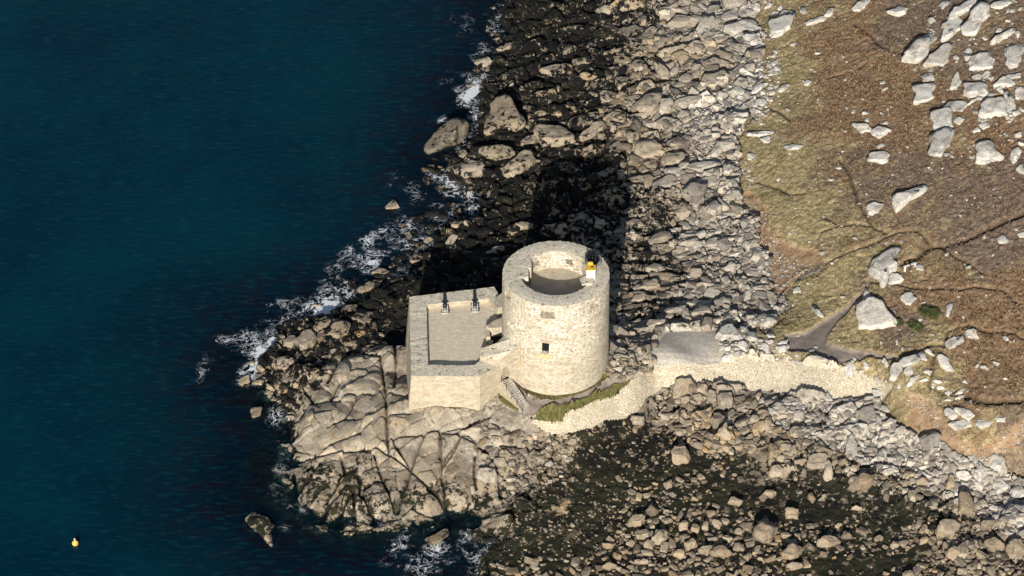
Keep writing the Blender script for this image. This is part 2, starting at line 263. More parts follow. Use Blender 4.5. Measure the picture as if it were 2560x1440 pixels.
# heath
hum = .30 * (fbm(GX / 2.6, GY / 2.6, 3, 80) - .5) + .22 * (fbm(GX / .55, GY / .45, 3, 85) - .5) + .16 * (vn(GX / .27, GY / .27, 87) - .5)
dmain = pdist([TRENCH[0], TRENCH[8]], GX + wx * .3, GY + wy * .3, 3.); dtr = pdist(TRENCH, GX + wx * .3, GY + wy * .3, 3.)
crease = np.abs(fbm(GX / 4 + 7, GY / 3, 3, 88) - .5)
hh = hum + .42 * ss(-.1, .9, s_heath) - .28 * np.exp(-(dtr / .24) ** 2) - .38 * np.exp(-(dmain / .45) ** 2) - .10 * np.exp(-(crease / .012) ** 2) + .03 * np.exp(-((dtr - .9) / .4) ** 2)
mh = ss(-.15, .15, s_heath)
D = rock * (1 - mh) + hh * mh
ms = ss(-.3, .5, s_soil); D = D * (1 - ms) + (.10 * fine + .12 * ss(.8, 0, s_heath) * fine) * ms
q1, q2, l1, l2, _, _ = voro(GX / .34, GY / .30, 606); domeq = np.sqrt(np.clip(1 - (q1 / (.5 * (q1 + q2) + .02)) ** 2, 0, 1))
mc = ss(-.1, .1, s_cob); D = D * (1 - mc) + (.05 * domeq * (.5 + l1) + .07 * fine + .04) * mc
mg = ss(-.1, .2, s_gr); D = D * (1 - mg) + (.22 + .22 * (fbm(GX / .5, GY / .3, 3, 90) - .5)) * mg
mp = ss(-.25, .25, s_path); D = D * (1 - mp) + (-.06 + .03 * fine) * mp
mv = ss(-.15, .15, s_pave); D = D * (1 - mv) + (.12 + .015 * fine) * mv
# keep level round the buildings
rt = np.hypot(GX, GY); D = D * ss(5.5, 8.5, rt)
z_in = np.maximum(H, .05) + D
z_in = np.where(coast < 3, z_in * ss(-.5, 3, coast) + (D * 1.1 - .15) * (1 - ss(-.5, 3, coast)), z_in)
z_out = -.10 - .16 * np.maximum(-coast, 0) + hs * .8 * np.exp(-np.maximum(-coast, 0) / 6) - .42 - .35 * ss(0, 4, -coast)
GZ = np.where(coast > 0, z_in, z_out * ss(0, 2.0, -coast) + (D * 1.1 - .15) * (1 - ss(0, 2.0, -coast)))
GZ = np.maximum(GZ, -12)
def hz(x, y): return bil(GZ, np.asarray(x, float), np.asarray(y, float), XS, YS)
def hzs(x, y):  # smoother ground for seating things
    x = np.asarray(x, float); y = np.asarray(y, float)
    return (hz(x, y) + hz(x + .4, y) + hz(x - .4, y) + hz(x, y + .4) + hz(x, y - .4)) / 5
# ---------------------------------------------------------------- node helper
class G:
    def __init__(s, name):
        s.m = bpy.data.materials.new(name); s.m.use_nodes = True; s.t = s.m.node_tree; s.t.nodes.clear()
        s.out = s.t.nodes.new('ShaderNodeOutputMaterial'); s.k = {}
    def put(s, sock, v):
        if isinstance(v, bpy.types.NodeSocket): s.t.links.new(v, sock)
        elif isinstance(v, tuple) and sock.type == 'RGBA': sock.default_value = (*v, 1) if len(v) == 3 else v
        else: sock.default_value = v
    def n(s, ty, o=0, p=None, **i):
        nd = s.t.nodes.new('ShaderNode' + ty)
        for a, b in (p or {}).items(): setattr(nd, a, b)
        for a, b in i.items():
            a = a.replace('_', ' '); s.put(nd.inputs[int(a[1:])] if a[0] == 'i' and a[1:].isdigit() else nd.inputs[a], b)
        return nd.outputs[o]
    def m2(s, op, a, b=0., c=None):
        nd = s.t.nodes.new('ShaderNodeMath'); nd.operation = op; s.put(nd.inputs[0], a); s.put(nd.inputs[1], b)
        if c is not None: s.put(nd.inputs[2], c)
        return nd.outputs[0]
    def mix(s, f, a, b, mode='MIX'):
        nd = s.t.nodes.new('ShaderNodeMix'); nd.data_type = 'RGBA'; nd.blend_type = mode
        s.put(nd.inputs[0], f); s.put(nd.inputs[6], a); s.put(nd.inputs[7], b); return nd.outputs[2]
    def step(s, x, a, b, lo=0., hi=1.):
        nd = s.t.nodes.new('ShaderNodeMapRange'); nd.interpolation_type = 'SMOOTHSTEP'
        s.put(nd.inputs[0], x); s.put(nd.inputs[1], a); s.put(nd.inputs[2], b); nd.inputs[3].default_value = lo; nd.inputs[4].default_value = hi; return nd.outputs[0]
    def pos(s):
        if 'pos' not in s.k: s.k['pos'] = s.n('NewGeometry', 0)
        return s.k['pos']
    def att(s, n):
        if n not in s.k: s.k[n] = s.n('Attribute', 2, {'attribute_name': n})
        return s.k[n]
    def noise(s, sc, d=4., r=.55, v=None, dist=0., o=0):
        return s.n('TexNoise', o, None, Vector=v or s.pos(), Scale=sc, Detail=d, Roughness=r, Distortion=dist)
    def scale(s, v, x, y, z):
        nd = s.t.nodes.new('ShaderNodeMapping'); s.put(nd.inputs[0], v); nd.inputs[3].default_value = (x, y, z); return nd.outputs[0]
    def bump(s, h, st, di, nrm=None):
        nd = s.t.nodes.new('ShaderNodeBump'); s.put(nd.inputs['Height'], h); nd.inputs['Strength'].default_value = st; nd.inputs['Distance'].default_value = di
        if nrm: s.put(nd.inputs['Normal'], nrm)
        return nd.outputs[0]
    def fin(s, col, rough=.9, nrm=None, spec=.2, metal=0.):
        nd = s.t.nodes.new('ShaderNodeBsdfPrincipled'); s.put(nd.inputs['Base Color'], col); s.put(nd.inputs['Roughness'], rough)
        nd.inputs['Specular IOR Level'].default_value = spec; nd.inputs['Metallic'].default_value = metal
        if nrm: s.put(nd.inputs['Normal'], nrm)
        s.t.links.new(nd.outputs[0], s.out.inputs[0]); return s.m
def rock_mat():
    g = G('shore_rock'); gy, wd, rn, gp = g.att('grey'), g.att('weed'), g.att('rnd'), g.att('gap')
    tan = g.n('ValToRGB', 0, None, Fac=rn); cr_ = tan.node.color_ramp
    cr_.elements[0].color = (.19, .14, .095, 1); cr_.elements[1].color = (.42, .325, .21, 1)
    for p_, c in ((.3, (.28, .215, .145, 1)), (.6, (.37, .29, .195, 1)), (.78, (.44, .36, .25, 1)), (.93, (.46, .31, .15, 1))): e = cr_.elements.new(p_); e.color = c
    gr = g.n('ValToRGB', 0, None, Fac=rn); c2_ = gr.node.color_ramp
    c2_.elements[0].color = (.34, .32, .285, 1); c2_.elements[1].color = (.62, .60, .56, 1)
    for p_, c in ((.5, (.48, .455, .41, 1)), (.8, (.55, .51, .44, 1))): e = c2_.elements.new(p_); e.color = c
    col = g.mix(gy, tan, gr)
    vr = g.m2('ADD', g.m2('ADD', .56, g.m2('MULTIPLY', g.m2('POWER', gy, 3.), .30)), g.m2('MULTIPLY', g.m2('FRACT', g.m2('MULTIPLY', rn, 7.31)), .5)); col = g.mix(1., col, g.n('CombineColor', 0, None, Red=vr, Green=vr, Blue=vr), 'MULTIPLY')
    n1 = g.noise(.55, 6, .6); n2 = g.noise(3.2, 6, .65); n3 = g.noise(14, 3, .6)
    stain = g.step(n1, .50, .66); col = g.mix(g.m2('MULTIPLY', stain, .55), col, (.15, .13, .105))
    pale = g.step(g.noise(.8, 5, .6, g.scale(g.pos(), 1, 1.3, 1.7)), .52, .68); col = g.mix(g.m2('MULTIPLY', pale, .45), col, (.46, .39, .29))
    lich = g.step(g.noise(1.1, 5, .7, g.scale(g.pos(), 1, 1, -1)), .60, .68); col = g.mix(g.m2('MULTIPLY', lich, .65), col, (.42, .25, .08))
    spk = g.step(n3, .3, .7, .72, 1.18); col = g.mix(1., col, g.n('CombineColor', 0, None, Red=spk, Green=spk, Blue=spk), 'MULTIPLY')
    sp2 = g.step(n2, .3, .7, .75, 1.15); col = g.mix(1., col, g.n('CombineColor', 0, None, Red=sp2, Green=sp2, Blue=sp2), 'MULTIPLY')
    col = g.mix(g.m2('MULTIPLY', g.step(gp, .45, .95), .75), col, (.045, .036, .026))  # gaps between rocks: crevice shade and dark soil both put into the colour
    wn = g.m2('ADD', g.m2('MULTIPLY', g.noise(1.1, 9, .74, None, .3), .75), g.m2('MULTIPLY', g.noise(.33, 3, .5), .25))
    wn = g.m2('ADD', wn, g.m2('MULTIPLY', gp, .10))
    th = g.m2('SUBTRACT', .655, g.m2('MULTIPLY', wd, .235))
    wf = g.step(g.m2('SUBTRACT', wn, th), -.012, .018); wf = g.m2('MULTIPLY', wf, g.step(wd, .01, .06))
    wc = g.mix(g.step(g.noise(.25, 3, .5), .48, .70), (.0045, .0045, .0045), (.021, .0205, .011))
    wc = g.mix(g.m2('MULTIPLY', g.step(g.n('SeparateXYZ', 1, None, Vector=g.pos()), -10., -18.), g.step(g.noise(.3, 4, .6), .30, .62)), wc, (.027, .027, .0135))
    wc = g.mix(g.step(n3, .5, .8), wc, (.017, .014, .008))
    col = g.mix(wf, col, wc)
    zz = g.n('SeparateXYZ', 2, None, Vector=g.pos())
    sub = g.step(zz, .05, -.6); col = g.mix(sub, col, g.mix(n1, (.022, .016, .012), (.06, .042, .026)))
    wet = g.step(zz, .8, .1)
    b = g.bump(n3, .5, .05, g.bump(n2, .6, .16)); b = g.bump(wf, .7, .07, b)
    return g.fin(col, g.m2('SUBTRACT', .92, g.m2('MULTIPLY', wet, .25)), b, .25)
def heath_mat():
    g = G('heath_vegetation'); b, h, tr = g.att('bracken'), g.att('heather'), g.att('trench')
    nl = g.noise(.35, 5, .6); nm = g.noise(1.6, 6, .65); nf = g.noise(6.5, 4, .7); ns = g.noise(3.2, 6, .72, g.scale(g.pos(), 1, 1.4, 1), .4)
    gr = g.mix(g.step(nm, .35, .65), (.27, .21, .11), (.46, .37, .21)); gr = g.mix(g.m2('MULTIPLY', g.step(nl, .52, .64), .8), gr, (.21, .185, .085))
    gr = g.mix(g.m2('MULTIPLY', g.step(g.noise(.9, 4, .6), .56, .66), .6), gr, (.42, .33, .18))
    br = g.mix(g.step(nm, .32, .68), (.195, .122, .070), (.335, .225, .138)); br = g.mix(g.step(ns, .5, .75), br, (.38, .28, .17))
    he = g.mix(g.step(nm, .35, .65), (.14, .098, .072), (.27, .20, .15))
    ef = g.m2('ADD', b, g.m2('MULTIPLY', g.m2('SUBTRACT', nl, .5), 2.3)); eh = g.m2('ADD', h, g.m2('MULTIPLY', g.m2('SUBTRACT', g.noise(.5, 5, .65, g.scale(g.pos(), -1, 1, 1)), .5), 1.9))
    c = g.mix(g.step(ef, .2, .75), gr, br); c = g.mix(g.m2('MULTIPLY', g.step(eh, .35, .85), .9), c, he)
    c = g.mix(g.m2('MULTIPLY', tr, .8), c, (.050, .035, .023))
    v = g.step(nf, .28, .72, .45, 1.45); c = g.mix(1., c, g.n('CombineColor', 0, None, Red=v, Green=v, Blue=v), 'MULTIPLY')
    nb = g.bump(ns, .7, .12, g.bump(nf, .9, .12)); return g.fin(c, .95, nb, .1)
def simple(name, c1, c2, sc=2., c3=None, bs=.4, bd=.05, rough=.92, fs=12, th=.6, spec=.2, stretch=(1, 1, 1)):
    g = G(name); v = g.scale(g.pos(), *stretch); n = g.noise(sc, 6, .62, v); f = g.noise(fs, 4, .65, v)
    c = g.mix(g.step(n, .35, .65), c1, c2)
    if c3: c = g.mix(g.step(g.noise(sc * 1.7, 6, .7, g.scale(g.pos(), -1, 1, 1)), th, th + .06), c, c3)
    k = g.step(f, .25, .75, .7, 1.25); c = g.mix(1., c, g.n('CombineColor', 0, None, Red=k, Green=k, Blue=k), 'MULTIPLY')
    return g.fin(c, rough, g.bump(f, bs, bd, g.bump(n, bs * .6, bd * 2)), spec)
def masonry(name, s1, s2, mort, sc=2.0, zs=1.7, mw=.05, patch=.45, moss=0., bd=.05, smooth_lo=None):
    g = G(name); p = g.pos(); wv = g.n('VectorMath', 0, {'operation': 'ADD'}, i0=p, i1=g.n('VectorMath', 0, {'operation': 'SCALE'}, i0=g.noise(1.3, 3, .5, None, 0., 1), Scale=.28))
    v = g.scale(wv, 1, 1, zs)
    vo = g.t.nodes.new('ShaderNodeTexVoronoi'); vo.feature = 'DISTANCE_TO_EDGE'; g.put(vo.inputs['Vector'], v); vo.inputs['Scale'].default_value = sc
    vc = g.t.nodes.new('ShaderNodeTexVoronoi'); g.put(vc.inputs['Vector'], v); vc.inputs['Scale'].default_value = sc
    rnd = g.n('SeparateColor', 0, None, Color=vc.outputs['Color'])
    c = g.mix(rnd, s1, s2); n = g.noise(.7, 6, .62); nf = g.noise(9, 5, .65)
    c = g.mix(g.m2('MULTIPLY', g.step(g.noise(1.9, 5, .7), .55, .7), .35), c, (s1[0] * .72, s1[1] * .66, s1[2] * .55))
    mo = g.step(vo.outputs['Distance'], mw * .35, mw * 1.3, 1., 0.); pf = g.step(n, patch, patch + .14)
    if smooth_lo is not None:
        zz = g.n('SeparateXYZ', 2, None, Vector=p); pf = g.m2('MULTIPLY', pf, g.step(zz, smooth_lo - 2, smooth_lo + 1.5, .15, 1.))
    mf = g.m2('MULTIPLY', mo, g.m2('ADD', .25, g.m2('MULTIPLY', pf, .75))); c = g.mix(mf, c, mort)
    sm = g.step(g.noise(.45, 4, .6, g.scale(p, -1, 1, 1)), .60, .72); c = g.mix(g.m2('MULTIPLY', sm, .4), c, (.42, .29, .14))
    stk = g.step(g.noise(1.1, 4, .6, g.scale(p, 1, 1, .13)), .56, .72); c = g.mix(g.m2('MULTIPLY', stk, .38), c, (.30, .26, .19))
    dots = g.step(g.noise(5.5, 2, .5, g.scale(p, 1, -1, 1)), .74, .78); c = g.mix(dots, c, (.06, .055, .03))
    if moss: c = g.mix(g.m2('MULTIPLY', g.step(g.noise(1.3, 6, .7, g.scale(p, 1, -1, 1)), moss, moss + .08), .8), c, (.10, .095, .035))
    k = g.step(nf, .25, .75, .84, 1.12); c = g.mix(1., c, g.n('CombineColor', 0, None, Red=k, Green=k, Blue=k), 'MULTIPLY')
    return g.fin(c, .93, g.bump(vo.outputs['Distance'], .5, bd * 2, g.bump(nf, .5, bd)), .15)
M = dict(
 rock=rock_mat(), heath=heath_mat(),
 soil=simple('orange_soil', (.28, .17, .095), (.40, .285, .175), .7, (.17, .12, .07), .5, .06, th=.55),
 path=simple('trodden_path', (.18, .145, .12), (.26, .215, .18), .9, (.33, .28, .23), .3, .02, th=.68),
 pave=masonry('grey_setts', (.43, .40, .345), (.57, .53, .455), (.30, .27, .23), 3.4, 1, .06, .15, bd=.06),
 grass=simple('green_grass', (.075, .08, .024), (.185, .165, .06), 1.6, (.10, .07, .028), .9, .12, fs=5, th=.62, stretch=(2, 1, 1)),
 cob=masonry('cobbled_stone', (.50, .43, .31), (.66, .59, .46), (.28, .23, .16), 3.2, 1, .06, .1),
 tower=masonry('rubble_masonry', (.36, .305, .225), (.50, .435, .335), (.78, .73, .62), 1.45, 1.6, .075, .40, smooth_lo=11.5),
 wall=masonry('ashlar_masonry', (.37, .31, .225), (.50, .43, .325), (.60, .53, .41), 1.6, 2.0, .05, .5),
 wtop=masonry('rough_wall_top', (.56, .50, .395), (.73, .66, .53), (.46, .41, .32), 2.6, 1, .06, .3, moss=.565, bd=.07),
 floor=simple('stone_floor', (.42, .37, .28), (.52, .46, .36), .8, (.33, .31, .21), .25, .015, th=.58),
 flag=simple('flagstones', (.54, .465, .35), (.66, .585, .455), 1.1, (.74, .66, .54), .3, .02, fs=5, th=.6, stretch=(1, 3, 1)),
 iron=simple('black_iron', (.012, .014, .02), (.022, .026, .034), 5, None, .1, .004, .45, 20, spec=.5),
 wood=simple('weathered_grey_wood', (.38, .36, .34), (.55, .53, .50), 4, None, .2, .01, .8),
 white=simple('white_paint', (.66, .66, .63), (.76, .76, .73), 2, None, .08, .004, .6),
 yellow=simple('yellow_paint', (.66, .42, .05), (.74, .50, .08), 3, None, .05, .004, .5),
 dark=simple('dark_opening', (.006, .006, .007), (.010, .010, .012), 2, None, .1, .01),
 ochre=simple('ochre_stone', (.50, .38, .20), (.62, .50, .30), 1.5, None, .3, .03),
 rust=simple('rusty_iron', (.05, .04, .032), (.11, .08, .055), 6, None, .2, .01, .7),
 leaf=simple('bush_leaves', (.045, .06, .018), (.10, .115, .04), 3, None, .3, .03),
 buoyc=simple('orange_yellow_buoy_paint', (.78, .40, .06), (.86, .56, .16), 2, None, .05, .004, .5))
# ---------------------------------------------------------------- object helpers
def link(name, me, mat=None, parent=None):
    o = bpy.data.objects.new(name, me); SC.collection.objects.link(o)
    if mat: me.materials.append(mat)
    if parent: o.parent = parent
    return o
def tag(o, label, cat, group=None):
    o['label'] = label; o['category'] = cat
    if group: o['group'] = group
    return o
def empty(name, loc, label=None, cat=None, group=None, rz=0):
    o = bpy.data.objects.new(name, None); SC.collection.objects.link(o); o.location = loc; o.rotation_euler = (0, 0, rz)
    if label: tag(o, label, cat, group)
    return o
def mesh_np(name, V, Fq, attrs=None, smooth=False):
    """V (n,3); Fq (m,k) all faces the same size"""
    me = bpy.data.meshes.new(name); n, (m, k) = len(V), Fq.shape
    me.vertices.add(n); me.vertices.foreach_set('co', np.ascontiguousarray(V, dtype=np.float32).ravel())
    me.loops.add(m * k); me.loops.foreach_set('vertex_index', np.ascontiguousarray(Fq, dtype=np.int32).ravel())
    me.polygons.add(m); me.polygons.foreach_set('loop_start', np.arange(0, m * k, k, dtype=np.int32))
    me.polygons.foreach_set('use_smooth', np.full(m, smooth, dtype=bool))
    me.update(calc_edges=True)
    for a, v in (attrs or {}).items():
        at = me.attributes.new(a, 'FLOAT', 'POINT'); at.data.foreach_set('value', np.ascontiguousarray(v, dtype=np.float32).ravel())
    return me
def bm_obj(name, bm, mat, parent=None, smooth=False, off=None):
    bmesh.ops.recalc_face_normals(bm, faces=bm.faces[:])
    me = bpy.data.meshes.new(name); bm.to_mesh(me); bm.free()
    if smooth: me.polygons.foreach_set('use_smooth', [True] * len(me.polygons))
    o = link(name, me, mat, parent)
    if off is not None: me.transform(__import__('mathutils').Matrix.Translation([-q for q in off]))
    return o
def box(bm, x0, x1, y0, y1, z0, z1, bev=0.):
    v = [bm.verts.new(p) for p in [(x0, y0, z0), (x1, y0, z0), (x1, y1, z0), (x0, y1, z0), (x0, y0, z1), (x1, y0, z1), (x1, y1, z1), (x0, y1, z1)]]
    fs = [bm.faces.new([v[i] for i in q]) for q in [(0, 3, 2, 1), (4, 5, 6, 7), (0, 1, 5, 4), (1, 2, 6, 5), (2, 3, 7, 6), (3, 0, 4, 7)]]
    if bev: bmesh.ops.bevel(bm, geom=list({e for f in fs for e in f.edges}), offset=bev, segments=1, affect='EDGES')
def tube(bm, pts, r, n=6):
    from mathutils import Vector
    rings = []
    for i, p in enumerate(pts):
        a = Vector(pts[max(i - 1, 0)]); b = Vector(pts[min(i + 1, len(pts) - 1)]); d = (b - a).normalized()
        u = d.orthogonal().normalized() if not rings else (u - d * u.dot(d)).normalized(); w = d.cross(u)
        rings.append([bm.verts.new(Vector(p) + (u * cos(2 * pi * k / n) + w * sin(2 * pi * k / n)) * r) for k in range(n)])
    for A, B in zip(rings[:-1], rings[1:]):
        for k in range(n): bm.faces.new([A[k], A[(k + 1) % n], B[(k + 1) % n], B[k]])
    bm.faces.new(rings[0][::-1]); bm.faces.new(rings[-1])
def lathe(bm, prof, axis='z', n=20, c=(0, 0, 0)):
    rings = []
    for r, h in prof:
        ring = []
        for k in range(n):
            a = 2 * pi * k / n; p = (r * cos(a), r * sin(a), h) if axis == 'z' else ((r * cos(a), h, r * sin(a)) if axis == 'y' else (h, r * cos(a), r * sin(a)))
            ring.append(bm.verts.new((p[0] + c[0], p[1] + c[1], p[2] + c[2])))
        rings.append(ring)
    for A, B in zip(rings[:-1], rings[1:]):
        for k in range(n): bm.faces.new([A[k], A[(k + 1) % n], B[(k + 1) % n], B[k]])
    bm.faces.new(rings[0][::-1]); bm.faces.new(rings[-1])
def jag(poly, step=.5, amp=.04):
    out = []
    for (a, b), (c, d) in zip(poly, poly[1:] + poly[:1]):
        L = math.hypot(c - a, d - b); n = max(1, int(L / step))
        for k in range(n):
            t = k / n; j = amp if k else 0; out.append((a + (c - a) * t + random.uniform(-j, j), b + (d - b) * t + random.uniform(-j, j)))
    return out
def prism(bm, poly, z0, z1, bottom=None, topjit=0., hole=None):
    """closed prism; optional hole polygon makes a ring"""
    def loop(pl, z, jit=0.): return [bm.verts.new((x, y, z + random.uniform(-jit, jit))) for x, y in pl]
    T = loop(poly, z1, topjit); B = loop(bottom or poly, z0); n = len(T)
    for k in range(n): bm.faces.new([B[k], B[(k + 1) % n], T[(k + 1) % n], T[k]])
    if hole:
        HT = loop(hole, z1, topjit); HB = loop(hole, z0); m = len(HT)
        for k in range(m): bm.faces.new([HT[k], HT[(k + 1) % m], HB[(k + 1) % m], HB[k]])
        for A, Bq in ((T, HT), (B, HB)):
            ed = [bm.edges.get((A[k], A[(k + 1) % len(A)])) for k in range(len(A))] + [bm.edges.get((Bq[k], Bq[(k + 1) % len(Bq)])) for k in range(len(Bq))]
            bmesh.ops.triangle_fill(bm, edges=ed, use_beauty=True)
    else:
        bm.faces.new(T); bm.faces.new(B[::-1])
# ---------------------------------------------------------------- ground meshes, one per surface
zone_id = np.zeros(GX.shape, int)                      # 0 rocky shore
zone_id[(s_heath > 0)] = 1
zone_id[(s_soil > 0)] = 2
zone_id[(s_cob > 0)] = 3
zone_id[(s_gr > 0)] = 4
zone_id[(s_path > 0)] = 5
zone_id[(s_pave > 0)] = 6
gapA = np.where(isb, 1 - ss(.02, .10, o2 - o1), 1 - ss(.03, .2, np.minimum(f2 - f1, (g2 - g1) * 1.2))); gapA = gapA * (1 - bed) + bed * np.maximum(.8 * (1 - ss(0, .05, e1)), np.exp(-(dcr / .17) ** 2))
rndA = (np.where(isb, oj, (i1 * .6 + j1 * .4)) * (1 - bed) + bed * (.40 + .30 * k1 + .22 * m1))
gA = grey(GX, GY); wA = weed(GX, GY); wA = np.where(GZ < .35, np.maximum(wA, .45 + .4 * ss(.35, -.3, GZ)), wA)
wA = wA + (i2 - .5) * .25 * (wA > .05) * (wA < .85)
gA = np.clip(gA + (j2 - .5) * .25, 0, 1)
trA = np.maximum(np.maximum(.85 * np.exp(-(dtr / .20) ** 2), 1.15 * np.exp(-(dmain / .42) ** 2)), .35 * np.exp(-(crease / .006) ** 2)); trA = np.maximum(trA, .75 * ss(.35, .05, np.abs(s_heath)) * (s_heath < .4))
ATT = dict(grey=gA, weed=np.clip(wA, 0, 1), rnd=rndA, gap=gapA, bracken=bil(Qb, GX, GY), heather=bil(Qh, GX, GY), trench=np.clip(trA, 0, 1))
idx = np.arange(NX * NY).reshape(NY, NX)
FQ = np.stack([idx[:-1, :-1], idx[:-1, 1:], idx[1:, 1:], idx[1:, :-1]], -1).reshape(-1, 4)
fz = zone_id[:-1, :-1].ravel(); VV = np.stack([GX, GY, GZ], -1).reshape(-1, 3)
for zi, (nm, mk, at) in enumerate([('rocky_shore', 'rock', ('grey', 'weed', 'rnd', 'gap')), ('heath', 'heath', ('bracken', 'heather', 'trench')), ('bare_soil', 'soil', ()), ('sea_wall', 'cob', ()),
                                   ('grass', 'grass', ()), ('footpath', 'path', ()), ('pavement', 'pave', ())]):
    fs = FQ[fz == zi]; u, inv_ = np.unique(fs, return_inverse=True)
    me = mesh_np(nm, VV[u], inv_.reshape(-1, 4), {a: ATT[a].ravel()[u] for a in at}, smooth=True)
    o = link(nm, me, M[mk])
    if nm == 'sea_wall': tag(o, 'long cream cobbled sloping sea wall curving from the round tower to the heath', 'sea wall')
    else: o['kind'] = 'structure'
# ---------------------------------------------------------------- sea
FOAM = t3('''1285,15,30,.8 1240,60,36,.6 1345,50,36,.9 1200,130,35,.45 1235,170,32,.8 1200,210,36,1. 1180,240,30,.9 1190,290,20,1.2 1160,250,26,.8 1195,320,14,1.2 1105,300,14,.8 1125,465,26,1.6 1080,440,20,.9 1160,480,24,.8 1190,520,30,.8 1020,560,16,.9 1030,625,16,1.3 960,590,40,.32 930,660,20,1.1 1000,640,40,.3 1140,620,40,.35 1060,690,34,.38 1000,560,36,.34 880,640,40,.25 830,700,40,.25 1040,480,40,.28 980,450,36,.2 700,780,40,.25 620,830,40,.28 1150,60,40,.3 1130,200,36,.28 1150,360,30,.4
920,600,14,.8 830,755,34,1.6 880,730,20,1.1 790,775,26,.9 655,880,32,1.6 640,925,24,1.6 612,945,22,1.2 680,855,18,.7 685,1045,26,.8 700,1170,16,.6 500,930,34,.28 570,860,40,.3 1095,1370,20,1.1 1000,1350,30,.3 1060,1410,44,.45 1230,1370,40,.3 980,1385,34,.25 1150,1390,34,.25
720,1330,22,.4 1000,700,26,.6 1060,580,44,.34 1110,530,44,.4 1150,430,30,.6 745,820,24,.7 1200,1420,40,.5 740,790,60,.3 900,650,60,.3 1290,1420,40,.5 1100,760,30,.3''')
wxs = axis(-90, 30, .4, 1200); wys = axis(-45, 105, .4, 1200)
WX, WY = np.meshgrid(wxs, wys)
fo = np.zeros(WX.shape)
for a, b, r_, s_ in FOAM:
    x, y = inv(a, b, 0.); r_ = r_ / 19.; fo = fo + 1.12 * s_ * np.exp(-((WX - x) / r_) ** 2 - ((WY - y) / (r_ * 1.5)) ** 2)
csw = sdf(LAND, WX, WY, 60.)
fo = np.clip(fo + .22 * np.exp(-(np.abs(csw) / 2.2) ** 2), 0, 1.5)
shal = np.exp(-(np.maximum(-csw + 3 * (fbm(WX / 9, WY / 9, 3, 930) - .5), 0) / 14) ** 1.4)
WZ = .05 * (fbm(WX / 4, WY / 1.6, 3, 900) - .5) + .08 * (fbm(WX / 11, WY / 6, 2, 910) - .5)
wi = np.arange(WX.size).reshape(WX.shape); wf = np.stack([wi[:-1, :-1], wi[:-1, 1:], wi[1:, 1:], wi[1:, :-1]], -1).reshape(-1, 4)
g = G('sea_water'); p = g.pos(); fm, sh_ = g.att('foam'), g.att('shallow')
nb = g.noise(.05, 4, .55); deep = g.mix(g.step(nb, .35, .65), (.0000, .0160, .0315), (.0000, .0255, .0405))
nk = g.noise(.28, 5, .6, g.scale(p, 1, 1.3, 1)); shc = g.mix(g.step(nk, .42, .62), (.0006, .0085, .0185), (.0045, .0055, .0105)); colw = g.mix(g.step(sh_, .02, .65), deep, shc)
rp = g.noise(1.1, 5, .6, g.scale(p, .45, 1.6, 1)); rp2 = g.noise(.22, 4, .6, g.scale(p, .6, 1.5, 1))
colw = g.mix(g.m2('MULTIPLY', g.step(rp, .48, .72), .58), colw, (.004, .046, .062))  # ripple highlights painted into the water colour as bluish streaks
r1 = g.m2('ABSOLUTE', g.m2('SUBTRACT', g.noise(.42, 8, .60, None, 1.1), .5)); r2 = g.m2('ABSOLUTE', g.m2('SUBTRACT', g.noise(1.0, 6, .6, g.scale(p, 1, 1, -1), .8), .5))
lace = g.m2('MAXIMUM', g.step(r1, .0, .028, 1., 0.), g.m2('MULTIPLY', g.step(r2, .0, .026, 1., 0.), .75))
brk = g.noise(.38, 6, .65, g.scale(p, -1, 1, 1))
fa = g.m2('ADD', g.m2('MULTIPLY', fm, .8), g.m2('MULTIPLY', g.m2('SUBTRACT', brk, .5), 2.2))
thin = g.m2('MULTIPLY', lace, g.step(fa, .16, .60)); thick = g.m2('MULTIPLY', g.step(g.m2('ADD', fa, g.m2('MULTIPLY', g.m2('SUBTRACT', g.noise(2.0, 6, .7), .5), 1.3)), 1.0, 1.2), g.m2('ADD', .3, g.m2('MULTIPLY', g.noise(3.5, 5, .75), 1.25)))
ff = g.m2('MINIMUM', g.m2('MULTIPLY', g.m2('MAXIMUM', thin, thick), g.step(fm, .04, .25)), .95)
colf = g.mix(ff, colw, (.82, .84, .86))
gd = g.t.nodes.new('ShaderNodeBsdfPrincipled'); g.put(gd.inputs['Base Color'], colf); g.put(gd.inputs['Roughness'], g.m2('ADD', .16, g.m2('MULTIPLY', ff, .6))); gd.inputs['IOR'].default_value = 1.33; gd.inputs['Specular IOR Level'].default_value = .22
g.put(gd.inputs['Normal'], g.bump(rp, .35, .12, g.bump(rp2, .3, .3)))
tr = g.t.nodes.new('ShaderNodeBsdfTransparent'); tr.inputs[0].default_value = (.42, .60, .62, 1)
ms_ = g.t.nodes.new('ShaderNodeMixShader'); g.put(ms_.inputs[0], g.m2('MULTIPLY', g.step(sh_, .50, 1.0, 0., .6), g.m2('SUBTRACT', 1., ff)))
g.t.links.new(gd.outputs[0], ms_.inputs[1]); g.t.links.new(tr.outputs[0], ms_.inputs[2]); g.t.links.new(ms_.outputs[0], g.out.inputs[0])
o = link('sea', mesh_np('sea', np.stack([WX, WY, WZ], -1).reshape(-1, 3), wf, {'foam': fo, 'shallow': shal}, True), g.m); o['kind'] = 'structure'
